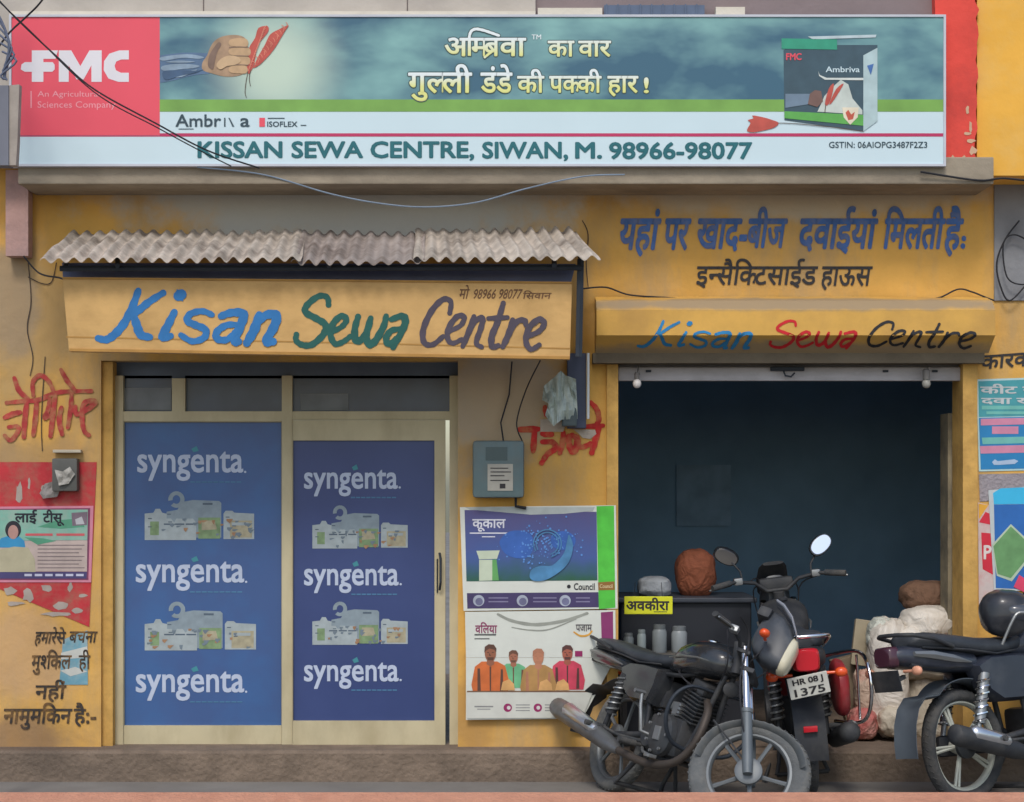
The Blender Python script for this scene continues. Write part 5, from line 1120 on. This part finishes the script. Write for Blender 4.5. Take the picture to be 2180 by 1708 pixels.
sack('sack', 1842, 1500, .34, (.06,.09,.20), M('printed_sack', (186,162,142), .65, .15, 7, crease=9, stain=(178,66,62), stain_amt=.7, stain_scale=5), 'tan sack with red print leaning on the tall white one', 18, .12, 3, -6, grp=gs)
sack('sack', 1936, 1375, .33, (.11,.11,.12), SW, 'crumpled white sack wedged between the tall white one and the banded one', 23, .12, 2.8, -18, grp=gs)
sack('sack', 1905, 1535, .24, (.10,.10,.09), SC, 'small slumped cream sack on the floor at the foot of the tall white one', 27, .12, 2.8, 6, grp=gs)
sack('sack', 1836, 1540, .26, (.08,.10,.09), M('pink_sack', (186,104,98), .6, .14, 9, crease=8, stain=(200,176,160), stain_amt=.6, stain_scale=6), 'pinkish red printed bag on the floor behind the red motorcycle', 31, .12, 2.8, grp=gs)
m = MB(); m.xf = Matrix.Translation(P(1838,1360,.5)) @ Matrix.Rotation(R(8),4,'Y') @ Matrix.Rotation(R(-8),4,'X'); m.bbox((-.06,-.02,-.16),(.055,.02,.11),.004); tag(m.build('carton', M('flat_carton', (160,148,124), .85, .1, 10)), 'flattened grey brown carton standing behind the sacks', 'carton')
m = MB(); m.xf = Matrix.Translation(P(1800,1420,.6)) @ Matrix.Rotation(R(-14),4,'Y'); m.bbox((-.08,-.05,-.35),(.06,.05,.06),.006); tag(m.build('carton', M('dark_carton', (128,112,92), .85, .15, 8)), 'open brown carton behind the red motorcycle', 'carton')

# --- helmet on the right motorcycle
hc = P(2140,1306,-.62)
T = thing('helmet', 'scuffed black helmet resting on the right hand motorcycle', 'helmet', (hc.x, hc.y, hc.z-.12))
m = MB(); m.blob(hc, (.135,.125,.125), 4, .05, 2, 2.3, 30, 20); part('shell', m, M('helmet_black', (44,46,52), .4, .2, 9, coat=.3, stain=(92,92,94), stain_amt=.5, stain_scale=6), T, True)
m = MB(); m.blob(hc+Vector((.045,-.05,.01)), (.085,.085,.055), 2, .03, 2, 2.6, 24, 16); part('visor', m, M('helmet_visor', (70,74,82), .15, .08, 8, coat=.6), T, True)
m = MB(); m.tube(crom([(hc.x-.06,-.78,hc.z-.15),(hc.x-.01,-.785,hc.z-.03),(hc.x+.03,-.78,hc.z+.015),(hc.x+.12,-.77,hc.z-.0)],4), .008, 8); part('grab_handle', m, STEEL, T)  # steel grab handle passing in front of the helmet

# ------------------------------------------------------------------ pole, pillar, cables
yq = -.75
T = thing('utility_pole', 'grey steel pole with a concrete box at the left edge of the shop', 'pole', P(4,1700,yq))
T.location = Vector((P(-17,0,yq).x, yq, 0)); ORG[T.name] = T.location.copy()
m = MB(); m.tube([(T.location.x,yq,0),(T.location.x,yq,P(0,-120,yq).z)], .022, 14); part('pole', m, M('pole_grey', (112,118,132), .7, .12, 6, stain=(150,140,130), stain_amt=.5, stain_scale=4), T, True)
m = MB(); m.wallbox(-24,182,18,352,yq-.10,.09); part('junction_case', m, M('pole_box_dark', (116,118,128), .8, .1, 6), T)
m = MB(); m.poly([(18.5,182),(41,180),(37,300),(34,352),(18.5,352)], yq-.09, .05); part('case_cover', m, M('pole_box_pale', (170,160,150), .85, .1, 6, bump=.2, stain=(130,120,112), stain_amt=.5, stain_scale=5), T)
m = MB()
for k in range(6): m.tube(crom([P(-10+k*3,20+k*18,yq-.03),P(10+k*5,60+k*14,yq-.06),P(22-k*4,110+k*10,yq-.05),P(6+k*2,170,yq-.04)],4), .006, 5)
part('cable_bundle', m, M('cable_slate', (96,104,124), .7, .15, 8), T)
m = MB(); m.wallbox(12,362,60,545,-.10,.09)
tag(m.build('pillar', PINK), 'peeling pink plaster pillar stub at the left end under the billboard', 'pillar', kind='thing')
def cable(label, pts, r, mat=WIRE, grp='cables strung along the shop front'):
    m = MB(); m.tube([P(*p) for p in crom(pts, 8)], r, 6); return tag(m.build('cable', mat, smooth=True), label, 'cable', grp)
cable('black cable crossing the red sign panel diagonally', [(-40,-40,-.9),(30,35,-.85),(120,120,-.80),(200,190,-.78),(330,262,-.72),(440,320,-.66),(552,358,-.52)], .0045)
cable('thinner cable ending in the big sign lettering', [(-40,-32,-.92),(60,62,-.87),(200,196,-.80),(335,272,-.74),(420,318,-.66),(492,354,-.52)], .0035)
cable('short cable looping over the top left sign corner', [(110,-30,-.8),(84,8,-.75),(56,36,-.7),(20,70,-.7),(-10,110,-.72)], .005)
cable('pale blue cable sagging below the billboard', [(420,356,-.40),(560,372,-.38),(700,412,-.36),(800,432,-.36),(900,441,-.36),(1010,432,-.36),(1120,402,-.37),(1240,376,-.40),(1330,372,-.42)], .0042, M('blue_cable', (122,138,156), .6, .1, 8))
cable('black cable drooping along the lower edge of the painted slogan wall', [(1240,615,-.1),(1290,612,-.05),(1340,628,-.05),(1420,634,-.05),(1500,640,-.06)], .005)
cable('black cable humped over the right end of the hood', [(1960,640,-.1),(2000,634,-.06),(2040,616,-.05),(2070,622,-.05),(2100,634,-.05),(2116,640,-.04)], .005)
cable('coiled cable loop on the grey wall at the right edge', [(2170,470,-.05),(2140,510,-.05),(2122,560,-.05),(2130,610,-.05),(2150,640,-.05),(2190,600,-.05)], .005)
cable('second cable loop on the grey wall at the right edge', [(2200,520,-.06),(2160,500,-.06),(2136,520,-.06),(2144,590,-.06),(2180,606,-.06),(2220,590,-.06)], .0045)
cable('cable drooping below the yellow house wall at top right', [(1960,366,-.4),(2080,384,-.38),(2140,380,-.38),(2240,392,-.38)], .006)
cable('cable running down from the painted board to the meter', [(1150,768,-.6),(1120,830,-.1),(1100,900,-.05),(1112,940,-.05)], .004)
cable('slack cable at the left of the tin awning', [(50,545,-.1),(84,582,-.1),(128,592,-.3),(140,600,-.5)], .005)
m = MB()
m.xf = None
z0 = P(0,1685,-6).z; a, b = P(-300,0,-6).x, P(2500,0,-6).x
m.bbox((a,-6.25,0),(b,-6,z0),.012)
tag(m.build('low_wall', M('salmon_wall', (214,150,118), .9, .08, 24, bump=.5, stain=(190,124,96), stain_amt=.5, stain_scale=6, stretch=(3,1,1))), 'low salmon painted wall along the bottom edge of the view', 'wall', kind='thing')
